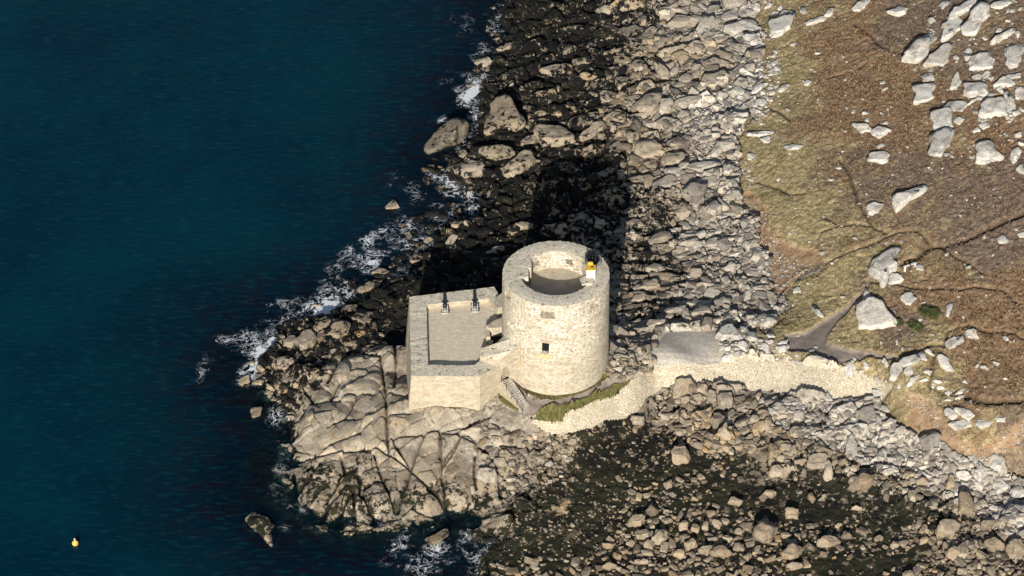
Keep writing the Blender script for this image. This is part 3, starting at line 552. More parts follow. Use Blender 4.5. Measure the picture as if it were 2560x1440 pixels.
# ---------------------------------------------------------------- round tower
def boolean_cut(ob, cutters):
    for bmc in cutters:
        bmesh.ops.recalc_face_normals(bmc, faces=bmc.faces[:])
        me = bpy.data.meshes.new('cut'); bmc.to_mesh(me); bmc.free(); c = bpy.data.objects.new('cut', me); SC.collection.objects.link(c)
        md = ob.modifiers.new('b', 'BOOLEAN'); md.object = c; md.operation = 'DIFFERENCE'; md.solver = 'EXACT'
        bpy.context.view_layer.update(); dg = bpy.context.evaluated_depsgraph_get()
        new = bpy.data.meshes.new_from_object(ob.evaluated_get(dg)); ob.modifiers.clear(); ob.data = new
        bpy.data.objects.remove(c); bpy.data.meshes.remove(me)
tower = empty('round_tower', (0, 0, 5.2), 'tall round cream stone tower with an open walled roof', 'tower')
def rel(o, base):                      # meshes below are built in world coordinates; seat them on their Empty
    from mathutils import Matrix
    o.data.transform(Matrix.Translation([-q for q in base])); return o
TB = (0, 0, 5.2)
NA = 240
inner_poly = [(-4.35, -.75), (-3.55, -.70), (-3.50, 1.0), (-3.15, 1.02), (-3.12, 3.15), (-3.55, 3.2), (-3.4, 3.35)]
def r_in(a):
    x, y = cos(a), sin(a); r = 4.55
    yy = r * y
    if x < 0:
        for X, lo, hi in ((3.12, 1.0, 3.25), (3.5, -.72, 1.0)):
            rr = X / -x; 
            if lo <= rr * y <= hi: r = min(r, rr)
        if y < 0 and -.72 / y < r and (-.72 / y) * -x > 3.5 and y > -.25: r = min(r, max(3.5 / -x, -.72 / y)) if -.72 / y * 1 > 0 else r
    else:
        rr = 3.45 / x
        if -1.2 <= rr * y <= 3.0: r = min(r, rr)
    return r
bm = bmesh.new(); rows = []
zs = [4.2, 8, 12, 16, 19.2, 20.0]
def ring(rf, zf): return [bm.verts.new((rf(2 * pi * k / NA) * cos(2 * pi * k / NA), rf(2 * pi * k / NA) * sin(2 * pi * k / NA), zf())) for k in range(NA)]
for z in zs:
    rr = 6.98 - .012 * (z - 4.2)
    rows.append(ring(lambda a: rr + random.uniform(-.025, .025) * (z > 19), lambda: z + (random.uniform(-.05, .05) if z == 20 else 0)))
for t in (.97, .7, .4, .06): rows.append(ring(lambda a: r_in(a) * (1 - t) + 6.78 * t + random.uniform(-.01, .01), lambda: 20.02 + random.uniform(-.006, .006) + .05 * (t in (.7, .4))))
rows.append(ring(r_in, lambda: 20.0 + random.uniform(-.03, .03))); ntop = len(rows) - 1
rows.append(ring(r_in, lambda: 16.9))
for A, B in zip(rows[:-1], rows[1:]):
    for k in range(NA): bm.faces.new([A[k], A[(k + 1) % NA], B[(k + 1) % NA], B[k]])
A, B = rows[-1], rows[0]
for k in range(NA): bm.faces.new([A[k], A[(k + 1) % NA], B[(k + 1) % NA], B[k]])
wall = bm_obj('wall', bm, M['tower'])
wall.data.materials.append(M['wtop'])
cut = []
PORTS = [-99.5 + 55.5 * k for k in range(-1, 5)] 
for deg in PORTS:
    a = R(deg); d = (cos(a), sin(a)); s_ = (-sin(a), cos(a)); b = bmesh.new(); vs = []
    for rad, hw, zl, zh in ((7.3, 1.12, 17.95, 19.05), (4.0, .42, 18.25, 18.95)):
        for sgn, z in ((-1, zl), (1, zl), (.8, zh), (-.8, zh)): vs.append(b.verts.new((d[0] * rad + s_[0] * hw * sgn, d[1] * rad + s_[1] * hw * sgn, z)))
    for q in ((0, 1, 2, 3), (7, 6, 5, 4), (0, 4, 5, 1), (1, 5, 6, 2), (2, 6, 7, 3), (3, 7, 4, 0)): b.faces.new([vs[i] for i in q])
    cut.append(b)
wa = R(-90 - 11.3); b = bmesh.new(); vs = []
for rad, zl in ((7.3, 12.15), (5.2, 12.55), (2.0, 12.55)):
    pass
for rad, hw, zl, zh in ((7.3, .46, 12.25, 14.05), (4.9, .46, 12.6, 14.05)):
    for sgn, z in ((-1, zl), (1, zl), (1, zh), (-1, zh)): vs.append(b.verts.new((cos(wa) * rad - sin(wa) * hw * sgn, sin(wa) * rad + cos(wa) * hw * sgn, z)))
for q in ((0, 1, 2, 3), (7, 6, 5, 4), (0, 4, 5, 1), (1, 5, 6, 2), (2, 6, 7, 3), (3, 7, 4, 0)): b.faces.new([vs[i] for i in q])
boolean_cut(wall, cut + [b])
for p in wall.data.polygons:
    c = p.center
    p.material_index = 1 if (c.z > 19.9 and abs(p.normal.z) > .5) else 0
wall.parent = tower; rel(wall, TB)
bm = bmesh.new(); n = 72; vs = [bm.verts.new((4.7 * cos(2 * pi * k / n), 4.7 * sin(2 * pi * k / n), 17.3)) for k in range(n)]; vb = [bm.verts.new((v.co.x, v.co.y, 17.0)) for v in vs]
bm.faces.new(vs); bm.faces.new(vb[::-1])
for k in range(n): bm.faces.new([vb[k], vb[(k + 1) % n], vs[(k + 1) % n], vs[k]])
rel(bm_obj('roof_floor', bm, M['floor'], tower), TB)
# window: stone lintel and projecting ochre sill, dark shutter inside
w_, sn, cn = .44, sin(wa), cos(wa)
def wbox(r0, r1, s0, s1, z0, z1, mat, name, par):
    b = bmesh.new(); vs = []
    for rad in (r0, r1):
        for s_, z in ((s0, z0), (s1, z0), (s1, z1), (s0, z1)): vs.append(b.verts.new((cn * rad - sn * s_, sn * rad + cn * s_, z)))
    for q in ((0, 1, 2, 3), (7, 6, 5, 4), (0, 4, 5, 1), (1, 5, 6, 2), (2, 6, 7, 3), (3, 7, 4, 0)): b.faces.new([vs[i] for i in q])
    return rel(bm_obj(name, b, mat, par), TB)
win = wbox(6.48, 6.53, -.45, .45, 12.5, 14.04, M['dark'], 'window', tower)
wbox(6.6, 7.02, -.85, .95, 11.62, 12.22, M['ochre'], 'sill', win)
wbox(6.6, 6.93, -.75, .75, 14.08, 14.5, M['wall'], 'lintel', win)
# slabs beside the stair head
bm = bmesh.new(); prism(bm, jag([iv(a, b, 20.3) for a, b in nums('1449,696 1462,690 1484,696 1483,706 1472,710 1462,709 1455,711')], .3, .06), 20.06, 20.3, topjit=.03)
rel(bm_obj('capstone', bm, M['wtop'], tower), TB)
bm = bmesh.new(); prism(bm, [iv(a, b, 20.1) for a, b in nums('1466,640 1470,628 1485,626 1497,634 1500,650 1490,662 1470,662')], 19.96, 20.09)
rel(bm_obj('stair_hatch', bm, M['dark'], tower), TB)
# wire cage over the stair head
cx0, cy0 = iv(1484, 655, 20.1)
cage = empty('wire_cage', (cx0, cy0, 20.08), 'black wire cage over the stair opening on the tower top', 'cage')
bm = bmesh.new()
for k in range(14):
    a = 2 * pi * k / 14; tube(bm, [(1.02 * cos(a), 1.02 * sin(a), 0), (1.02 * cos(a), 1.02 * sin(a), 1.0), (.85 * cos(a), .85 * sin(a), 1.5), (.45 * cos(a), .45 * sin(a), 1.85), (.03 * cos(a), .03 * sin(a), 1.95)], .018, 4)
for z, r_ in ((.0, 1.02), (.35, 1.02), (.7, 1.02), (1.0, 1.02), (1.3, .93), (1.6, .74), (1.82, .48)):
    tube(bm, [(r_ * cos(2 * pi * k / 24), r_ * sin(2 * pi * k / 24), z) for k in range(25)], .016, 4)
bm_obj('wire_dome', bm, M['iron'], cage)
bm = bmesh.new()
for a in (2.7, 3.3, 3.9): tube(bm, [(1.12 * cos(a), 1.12 * sin(a), -.05), (1.12 * cos(a), 1.12 * sin(a), 1.25)], .03, 5)
tube(bm, [(1.12 * cos(a), 1.12 * sin(a), 1.25) for a in (2.7, 3.0, 3.3, 3.6, 3.9)], .03, 5); tube(bm, [(1.12 * cos(a), 1.12 * sin(a), .6) for a in (2.7, 3.0, 3.3, 3.6, 3.9)], .025, 5)
bm_obj('handrail', bm, M['iron'], cage)
bx, by = iv(1477, 697, 20.1)
beacon = empty('beacon', (bx, by + .5, 20.05), 'white box beacon with a yellow lid on the tower rim', 'beacon')
bm = bmesh.new(); box(bm, -.56, .56, -.5, .45, 0, 1.35, .03); bm_obj('cabinet', bm, M['white'], beacon)
bm = bmesh.new(); box(bm, -.64, .64, -.57, .52, 1.353, 1.5, .03)
lid = bm_obj('lid', bm, M['yellow'], beacon)
bm = bmesh.new(); box(bm, .0, .34, -.05, .16, 1.503, 1.53); bm_obj('slot', bm, M['dark'], lid)
bm = bmesh.new(); box(bm, -.42, .30, .56, .95, 1.0, 1.62, .03); box(bm, -.36, .24, .62, .9, 1.62, 1.74, .02); bm_obj('lamp_housing', bm, M['yellow'], beacon)
# ---------------------------------------------------------------- gun platform
ZP, ZF = 10.2, 9.45
gpb = (-14, 0, 4.0)
plat = empty('gun_platform', gpb, 'walled rectangular stone gun platform joined to the left of the round tower', 'platform')
TL, TR_, T2 = iv(1023, 742, ZP), iv(1235, 717, ZP), iv(1252, 745, ZP)
FL, FR = iv(1028, 940, ZP), iv(1199, 941, ZP); BC = iv(1252, 978, 5.8); CC = (-4.55, -5.3)
out = jag([FL, FR, BC, (-5.2, -3.9), (-5.6, -2), (-5.9, 3.0), T2, TR_, TL], .55, .035)
bot = [(x - (.75 if x < -17.8 else .0), y + (.5 if y > 6 else 0)) for x, y in out]
hole = jag([iv(a, b, ZP) for a, b in nums('1066,762 1222,746 1240,768 1256,776 1256,858 1228,866 1201,870 1199,903 1186,913 1070,912')][::1], .55, .03)
bm = bmesh.new(); prism(bm, out, 1.0, ZP, bot, .04, hole)
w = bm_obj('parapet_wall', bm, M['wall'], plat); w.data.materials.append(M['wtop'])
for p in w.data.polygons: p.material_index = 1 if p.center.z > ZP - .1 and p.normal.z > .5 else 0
rel(w, gpb)
bm = bmesh.new(); prism(bm, [(x + (0.15 if x > -12 else -.15), y + (.15 if y > 0 else -.15)) for x, y in [iv(a, b, ZP) for a, b in nums('1066,762 1222,746 1240,768 1256,776 1256,866 1201,874 1199,903 1186,913 1070,912')]], ZF - .4, ZF)
rel(bm_obj('floor', bm, M['flag'], plat), gpb)
def block(pts, z0, z1, name, mat=M['wall'], top=True, jit=.05, slope=None):
    pl = jag([iv(a, b, z1) for a, b in pts], .4, .04); bm = bmesh.new(); prism(bm, pl, z0, z1, None, jit)
    if slope:
        for v in bm.verts:
            if v.co.z > z1 - .3: v.co.z += slope * (v.co.x - pl[0][0])
    o = bm_obj(name, bm, mat, plat); o.data.materials.append(M['wtop'])
    if top:
        for p in o.data.polygons: p.material_index = 1 if p.center.z > z1 - .2 and p.normal.z > .6 else 0
    return rel(o, gpb)
ent = jag([iv(1200, 869, 11.2), iv(1234, 862, 11.2), iv(1258, 850, 11.2), (-5.0, 1.6), (-4.2, -4.2), (CC[0], CC[1]), (BC[0] + .004, BC[1] - .004), iv(1221, 893, 11.2), iv(1200, 885, 11.2)], .5, .03)
bm = bmesh.new(); prism(bm, ent, 3.0, 11.2, None, .06)
for v in bm.verts:
    if v.co.z > 10.5: v.co.z += .085 * max(0, v.co.x + 9) ** 2 - .10 * max(0, -3.2 - v.co.y)
eb = bm_obj('entrance_wall', bm, M['wall']); eb.data.materials.append(M['wtop'])
# doorway in the face that looks down the stairs
mx, my = BC[0] * .76 + CC[0] * .24, BC[1] * .76 + CC[1] * .24; dxn, dyn = CC[0] - BC[0], CC[1] - BC[1]; L_ = math.hypot(dxn, dyn); dxn /= L_; dyn /= L_; nx, ny = dyn, -dxn
b = bmesh.new(); ZD = 7.6
pro = [(-.5, ZD), (.5, ZD), (.5, ZD + 1.5), (.35, ZD + 1.85), (0, ZD + 2.02), (-.35, ZD + 1.85), (-.5, ZD + 1.5)]
f_ = [b.verts.new((mx + dxn * s_ + nx * .6, my + dyn * s_ + ny * .6, z)) for s_, z in pro]; k_ = [b.verts.new((mx + dxn * s_ - nx * 1.0, my + dyn * s_ - ny * 1.0, z)) for s_, z in pro]
b.faces.new(f_); b.faces.new(k_[::-1])
for k in range(7): b.faces.new([f_[k], k_[k], k_[(k + 1) % 7], f_[(k + 1) % 7]])
boolean_cut(eb, [b])
for p in eb.data.polygons: p.material_index = 1 if p.center.z > 10.6 and p.normal.z > .5 else 0
eb.parent = plat; rel(eb, gpb)
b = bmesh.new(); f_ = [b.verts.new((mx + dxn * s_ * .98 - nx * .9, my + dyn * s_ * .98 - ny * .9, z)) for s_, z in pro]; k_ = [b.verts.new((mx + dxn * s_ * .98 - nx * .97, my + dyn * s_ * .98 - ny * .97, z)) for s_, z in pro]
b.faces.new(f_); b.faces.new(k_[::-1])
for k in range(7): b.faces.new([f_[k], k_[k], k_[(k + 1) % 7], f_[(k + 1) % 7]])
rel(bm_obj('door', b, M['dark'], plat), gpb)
block(nums('1216,814 1227,806 1239,800 1258,792 1262,817 1223,820'), ZF - .1, 10.95, 'porch_wall', top=False)
block(nums('1211,815 1219,813 1224,822 1226,842 1216,842'), ZF - .1, 10.6, 'porch_pier', top=False)
block(nums('1222,851 1233,851 1231,861 1222,861'), ZF - .1, 10.3, 'stone_post', top=False)
block(nums('1236,748 1243,742 1262,733 1262,770 1244,772 1238,765'), ZF - .1, 10.9, 'link_wall', top=False, slope=.25)
bm = bmesh.new(); prism(bm, [iv(a, b, ZF + .02) for a, b in nums('1226,836 1262,836 1262,864 1240,868 1226,868')], ZF - .2, ZF + .015); rel(bm_obj('stair_well_shade', bm, M['dark'], plat), gpb)  # flat near-black sheet painting the shade over the sunken stair
# ---------------------------------------------------------------- cannons
def cannon(loc, rz, label):
    t = empty('cannon', loc, label, 'cannon', 'cannons behind the platform parapet', rz)
    bm = bmesh.new(); lathe(bm, [(.04, -1.10), (.10, -1.07), (.11, -1.0), (.05, -.96), (.20, -.92), (.27, -.88), (.275, -.7), (.25, -.66), (.25, -.2), (.265, -.18), (.265, -.1), (.225, -.06), (.20, .6), (.215, .62), (.215, .68), (.185, .7), (.155, 1.62), (.19, 1.74), (.205, 1.84), (.18, 1.92), (.09, 1.925), (.085, 1.6)], 'y', 18, (0, 0, 0))
    lathe(bm, [(.07, -.42), (.07, .42)], 'x', 10, (0, .0, 0)); bar = bm_obj('barrel', bm, M['iron'], t, True)
    bar.location = (0, .35, .92); bar.rotation_euler = (R(3), 0, 0)
    for s_ in (-1, 1):
        bm = bmesh.new(); pr = [(-1.15, .18), (.75, .18), (.85, .5), (.62, .82), (.25, .84), (.2, .68), (-.15, .66), (-.17, .58), (-.5, .56), (-.52, .46), (-.85, .44), (-.87, .34), (-1.15, .32)]
        A = [bm.verts.new((s_ * .26, y, z)) for y, z in pr]; B = [bm.verts.new((s_ * .40, y, z)) for y, z in pr]
        bm.faces.new(A); bm.faces.new(B[::-1])
        for k in range(len(pr)): bm.faces.new([A[k], B[k], B[(k + 1) % len(pr)], A[(k + 1) % len(pr)]])
        bm_obj('cheek', bm, M['wood'], t)
    bm = bmesh.new(); box(bm, -.257, .257, -1.14, .7, .2, .3, .01); box(bm, -.43, .43, -1.3, -1.153, .18, .36, .01); bm_obj('bed', bm, M['wood'], t)
    bm = bmesh.new(); box(bm, -.12, .12, -1.0, -.45, .303, .55, .02); bm_obj('quoin', bm, M['wood'], t)
    for y, r_ in ((-.8, .19), (.5, .22)):
        bm = bmesh.new(); box(bm, -.6, .6, y - .06, y + .06, r_ - .06, min(r_ + .06, .178)); bm_obj('axle', bm, M['wood'], t)
        for s_ in (-1, 1):
            bm = bmesh.new(); lathe(bm, [(r_ - .02, -.05), (r_, -.035), (r_, .035), (r_ - .02, .05)], 'x', 16, (s_ * .50, y, r_)); bm_obj('wheel', bm, M['iron'], t)
    return t
c1x, c1y = iv(1112, 786, ZF); cannon((c1x, c1y + 1.1, ZF + .005), R(2), 'black cannon on a grey wooden carriage, left one of the pair, nearer the platform corner')
c2x, c2y = iv(1187, 782, ZF); cannon((c2x, c2y + 1.1, ZF + .005), R(2), 'black cannon on a grey wooden carriage, right one of the pair, nearer the tower')
# ---------------------------------------------------------------- stairs
sx0, sy0 = mx + nx * .02, my + ny * .02; ex, ey = iv(1318, 1028, 5.0)
Lh = math.hypot(ex - sx0, ey - sy0); ang = math.atan2(ey - sy0, ex - sx0); ns_ = 15; run = Lh / ns_
stair = empty('staircase', (sx0, sy0, 4.6), 'straight stone staircase climbing to the arched doorway of the gun platform', 'staircase', rz=ang)
bm = bmesh.new(); hwd = .72
pr = [(-.25, -1.6)]
for k in range(ns_): zt = ZD - 4.6 - (k) * (ZD - 5.0) / ns_; pr += [(k * run if k else -.25, zt), ((k + 1) * run - .002, zt)]
pr.append((Lh, -1.2)); 
A = [bm.verts.new((a, -hwd, z)) for a, z in pr]; B = [bm.verts.new((a, hwd, z)) for a, z in pr]; bm.faces.new(A); bm.faces.new(B[::-1])
for k in range(len(pr)): bm.faces.new([A[k], B[k], B[(k + 1) % len(pr)], A[(k + 1) % len(pr)]])
bm_obj('steps', bm, M['pave'], stair)
bm = bmesh.new(); q = [(0, -1.6), (0, ZD - 4.62), (Lh, .28), (Lh, -1.2)]
A = [bm.verts.new((a, -hwd - .004, z)) for a, z in q]; B = [bm.verts.new((a, -hwd - .2, z)) for a, z in q]; bm.faces.new(A); bm.faces.new(B[::-1])
for k in range(4): bm.faces.new([A[k], B[k], B[(k + 1) % 4], A[(k + 1) % 4]])
bm_obj('side_wall', bm, M['wall'], stair)
bm = bmesh.new(); sl_ = (ZD - 5.0) / Lh
for h_ in (1.0, .55): tube(bm, [(.1, -hwd - .1, ZD - 4.6 + h_), (Lh, -hwd - .1, .4 + h_)], .028, 5)
for k in range(5):
    a = .1 + (Lh - .1) * k / 4; tube(bm, [(a, -hwd - .1, ZD - 4.7 - a * sl_), (a, -hwd - .1, ZD - 4.6 - a * sl_ + 1.0)], .032, 5)
bm_obj('railing', bm, M['rust'], stair)
# ---------------------------------------------------------------- buoy, white plank seat, bushes
bx, by = iv(188, 1357, .25)
bu = empty('buoy', (bx, by, 0), 'small orange yellow mooring buoy floating alone on the open sea', 'buoy')
bm = bmesh.new(); lathe(bm, [(.02, -.2), (.22, -.16), (.36, .0), (.40, .2), (.36, .4), (.24, .54), (.12, .6), (.10, .64), (.02, .645)], 'z', 24); bm_obj('float', bm, M['buoyc'], bu, True)
bm = bmesh.new(); tube(bm, [(0, 0, .6), (-.03, .02, .75)], .06, 8); tube(bm, [(-.03 + .09 * cos(a), .02, .84 + .09 * sin(a)) for a in [2 * pi * k / 12 for k in range(13)]], .03, 6); bm_obj('mooring_ring', bm, M['white'], bu, True)
a_ = px2g(np.array([2258., 2290.]), np.array([683., 665.]), hzs); p0 = (a_[0][0], a_[1][0]); p1 = (a_[0][1], a_[1][1]); zb = float(max(a_[2])) + .1
be = empty('bench', ((p0[0] + p1[0]) / 2, (p0[1] + p1[1]) / 2, zb), 'narrow white bench beside the pale boulders by the dark hollow path', 'bench', rz=math.atan2(p1[1] - p0[1], p1[0] - p0[0]))
LB = math.hypot(p1[0] - p0[0], p1[1] - p0[1]) / 2
bm = bmesh.new(); box(bm, -LB, -.08, -.16, .16, .42, .48, .01); box(bm, .08, LB, -.16, .16, .42, .48, .01); bm_obj('seat', bm, M['white'], be)
for s_ in (-.8, 0, .8):
    bm = bmesh.new(); box(bm, s_ * LB - .07, s_ * LB + .07, -.14, .14, -.4, .415 if s_ else .6); bm_obj('leg', bm, M['rust'] if not s_ else M['white'], be)
def bush(px, py, w, h, n, label):
    x, y, z = px2g(np.array([px]), np.array([py]), hzs); t = empty('gorse_bush', (x[0], y[0], z[0]), label, 'bush', 'green bushes round the big pale boulder')
    m = 5; bm = bmesh.new()
    for k in range(m):
        a = random.uniform(0, 6.3); tube(bm, [(0, 0, -.2), (.3 * w * cos(a), .3 * w * sin(a), h * .45), (.55 * w * cos(a), .5 * w * sin(a), h * .75)], .04, 4)
    bm_obj('stems', bm, M['rust'], t)
    u = rng.normal(size=(n, 3)); u /= np.linalg.norm(u, axis=1)[:, None]; rr = rng.uniform(.35, 1, n) ** .5 * (1 + .25 * np.sin(u[:, 0] * 5 + 1) * np.cos(u[:, 1] * 6))
    c = u * rr[:, None] * [w, w * .8, h]; c[:, 2] = np.abs(c[:, 2]) * .8
    a = rng.normal(size=(n, 3)); a /= np.linalg.norm(a, axis=1)[:, None]; b = np.cross(a, rng.normal(size=(n, 3))); b /= np.linalg.norm(b, axis=1)[:, None]
    s_ = rng.uniform(.06, .14, n)[:, None]; V = np.stack([c - a * s_, c + b * s_ * .6, c + a * s_, c - b * s_ * .6], 1).reshape(-1, 3)
    link('foliage', mesh_np('foliage', V, np.arange(4 * n).reshape(-1, 4)), M['leaf'], t)
bush(2330, 782, 1.7, .7, 1800, 'wide low green bush right of the big pale pointed boulder')
bush(2244, 808, .9, .7, 900, 'small green bush against the lower right flank of the big pale pointed boulder')
bush(2292, 815, 1.2, .55, 1000, 'dark green bush just below the wide low green bush')

# ---------------------------------------------------------------- boulders
def ico(n):
    bm = bmesh.new(); bmesh.ops.create_icosphere(bm, subdivisions=n, radius=1); V = np.array([v.co[:] for v in bm.verts]); Fc = np.array([[v.index for v in f.verts] for f in bm.faces]); bm.free(); return V, Fc
ICO = {k: ico(k) for k in (1, 2, 3, 4, 5)}
def vn3(V, s, seed):
    x, y, z = V[:, 0] * s, V[:, 1] * s, V[:, 2] * s
    return (fbm(x + 31, y + z * 1.7, 3, seed) + fbm(y - 11, z - x * 1.3, 3, seed + 7) + fbm(z + 5, x + y * 1.1, 3, seed + 13)) / 3 - .5
def facets(U, r, k=9, lo=.62, hi=.98, soft=26.):
    """radius field of a unit shape cut by k random planes (soft minimum keeps the edges worn)"""
    nrm = r.normal(size=(k, 3)); 
    Q_ = np.linalg.qr(r.normal(size=(3, 3)) * .35 + np.eye(3))[0]; nrm = np.concatenate([Q_, -Q_, nrm]); nrm /= np.linalg.norm(nrm, axis=1)[:, None]
    d = np.concatenate([r.uniform(lo, (lo + hi) / 2 + .05, 6), r.uniform(lo + .08, hi, k)])
    q = U @ nrm.T; t = np.where(q > .05, d / np.maximum(q, .05), 9.); t = np.minimum(t, 3.)
    base = np.full((len(U), 1), 1.06); t = np.concatenate([t, base], 1)
    return -np.log(np.exp(-soft * t).sum(1)) / soft
def boulder_mesh(pts_px, hf, seed, lv, hk=.62):
    r = np.random.default_rng(seed); pts = np.array(pts_px); x0, y0 = pts.min(0); x1, y1 = pts.max(0); pc = np.array([(x0 + x1) / 2, (y0 + y1) / 2])
    gx, gy, gz = px2g(np.array([pc[0]]), np.array([pc[1] + .25 * (y1 - y0)]), hzs); gz = float(gz[0])
    if gz < -.15: gz = -.15
    d = np.array([gx[0], gy[0], gz]) - CAM; s = F / (d @ cf)                     # px per metre here
    kk = 1.14 if hf < .36 else 1.05; Wm, Em = kk * (x1 - x0) / s, kk * (y1 - y0) / s; Hh = hf * math.sqrt(Wm * Em)          # width, picture height, height above the ground
    Dm = max(Em - .62 * Hh * cos(TH), .35 * Em) / sin(TH)
    zc = gz + Hh * .32; ox, oy = inv(pc[0], pc[1], zc); ox, oy = float(ox), float(oy)
    P0 = np.stack([(pts[:, 0] - pc[0]) / s, -(pts[:, 1] - pc[1]) / (y1 - y0) * Dm], 1)
    U, Fc = ICO[lv]; th = np.arctan2(U[:, 1], U[:, 0]); n = len(P0)
    ct, st = np.cos(th), np.sin(th); Rt = np.zeros(len(U))
    for i in range(n):                                                            # ray from the centre to the outline
        a, b = P0[i], P0[(i + 1) % n]; ex, ey = b - a; den = ct * ey - st * ex; den = np.where(np.abs(den) < 1e-9, 1e-9, den)
        t = (a[0] * ey - a[1] * ex) / den; u_ = (a[0] * st - a[1] * ct) / den
        Rt = np.where((t > 0) & (u_ >= -.01) & (u_ <= 1.01), np.maximum(Rt, t), Rt)
    Rt = np.where(Rt <= 0, .3 * Wm, Rt)
    cph = np.sqrt(U[:, 0] ** 2 + U[:, 1] ** 2); e = .45
    hx = cph ** e; hzv = np.sign(U[:, 2]) * np.abs(U[:, 2]) ** e; k = 1 / np.maximum((hx ** 2.2 + np.abs(hzv) ** 2.2) ** (1 / 2.2), .6)
    fc = facets(U, r, 9, .62, .95, 110.)
    V = np.stack([Rt * ct * hx * k * fc, Rt * st * hx * k * fc, Hh * hk * hzv * k * fc], 1)
    tx, ty = r.uniform(-.16, .16, 2); up = V[:, 2] > 0; V[:, 2] += np.where(up, tx * V[:, 0] + (ty + .06) * V[:, 1], 0) * hf / .4
    q = V / max(Wm, .5) * 3; amp = (.09 if hf < .36 else .065) * min(Wm, Dm); nn = vn3(q, 1.1, seed % 97); V += U * (nn * amp * 1.6 + vn3(q, 4.1, seed % 89) * amp * .5)[:, None]
    V[:, 0] *= Wm / max(np.ptp(V[:, 0]), .1); V[:, 1] *= Dm / max(np.ptp(V[:, 1]), .1); V[:, 0] -= (V[:, 0].max() + V[:, 0].min()) / 2; V[:, 1] -= (V[:, 1].max() + V[:, 1].min()) / 2
    org = np.array([ox, oy, gz]); e_ = max(.5 * Wm, .8); sxg = float(hzs(ox + e_, oy) - hzs(ox - e_, oy)) / (2 * e_); syg = float(hzs(ox, oy + e_) - hzs(ox, oy - e_)) / (2 * e_); V[:, 2] += np.clip(sxg, -.2, .2) * V[:, 0] + np.clip(syg, -.2, .2) * V[:, 1]; V[:, 2] += zc - gz
    return V, Fc, org, Wm, Hh, Dm
ROCKS = []   # crop, outline, height factor, label words
def add(c, txt, hf=.4, **kw):
    for i, t in enumerate([q for q in txt.replace('\n', ';').split(';') if q.strip()]):
        ROCKS.append(dict(crop=c, i=i, pts=cp(c, nums(t)), hf=hf, **kw))
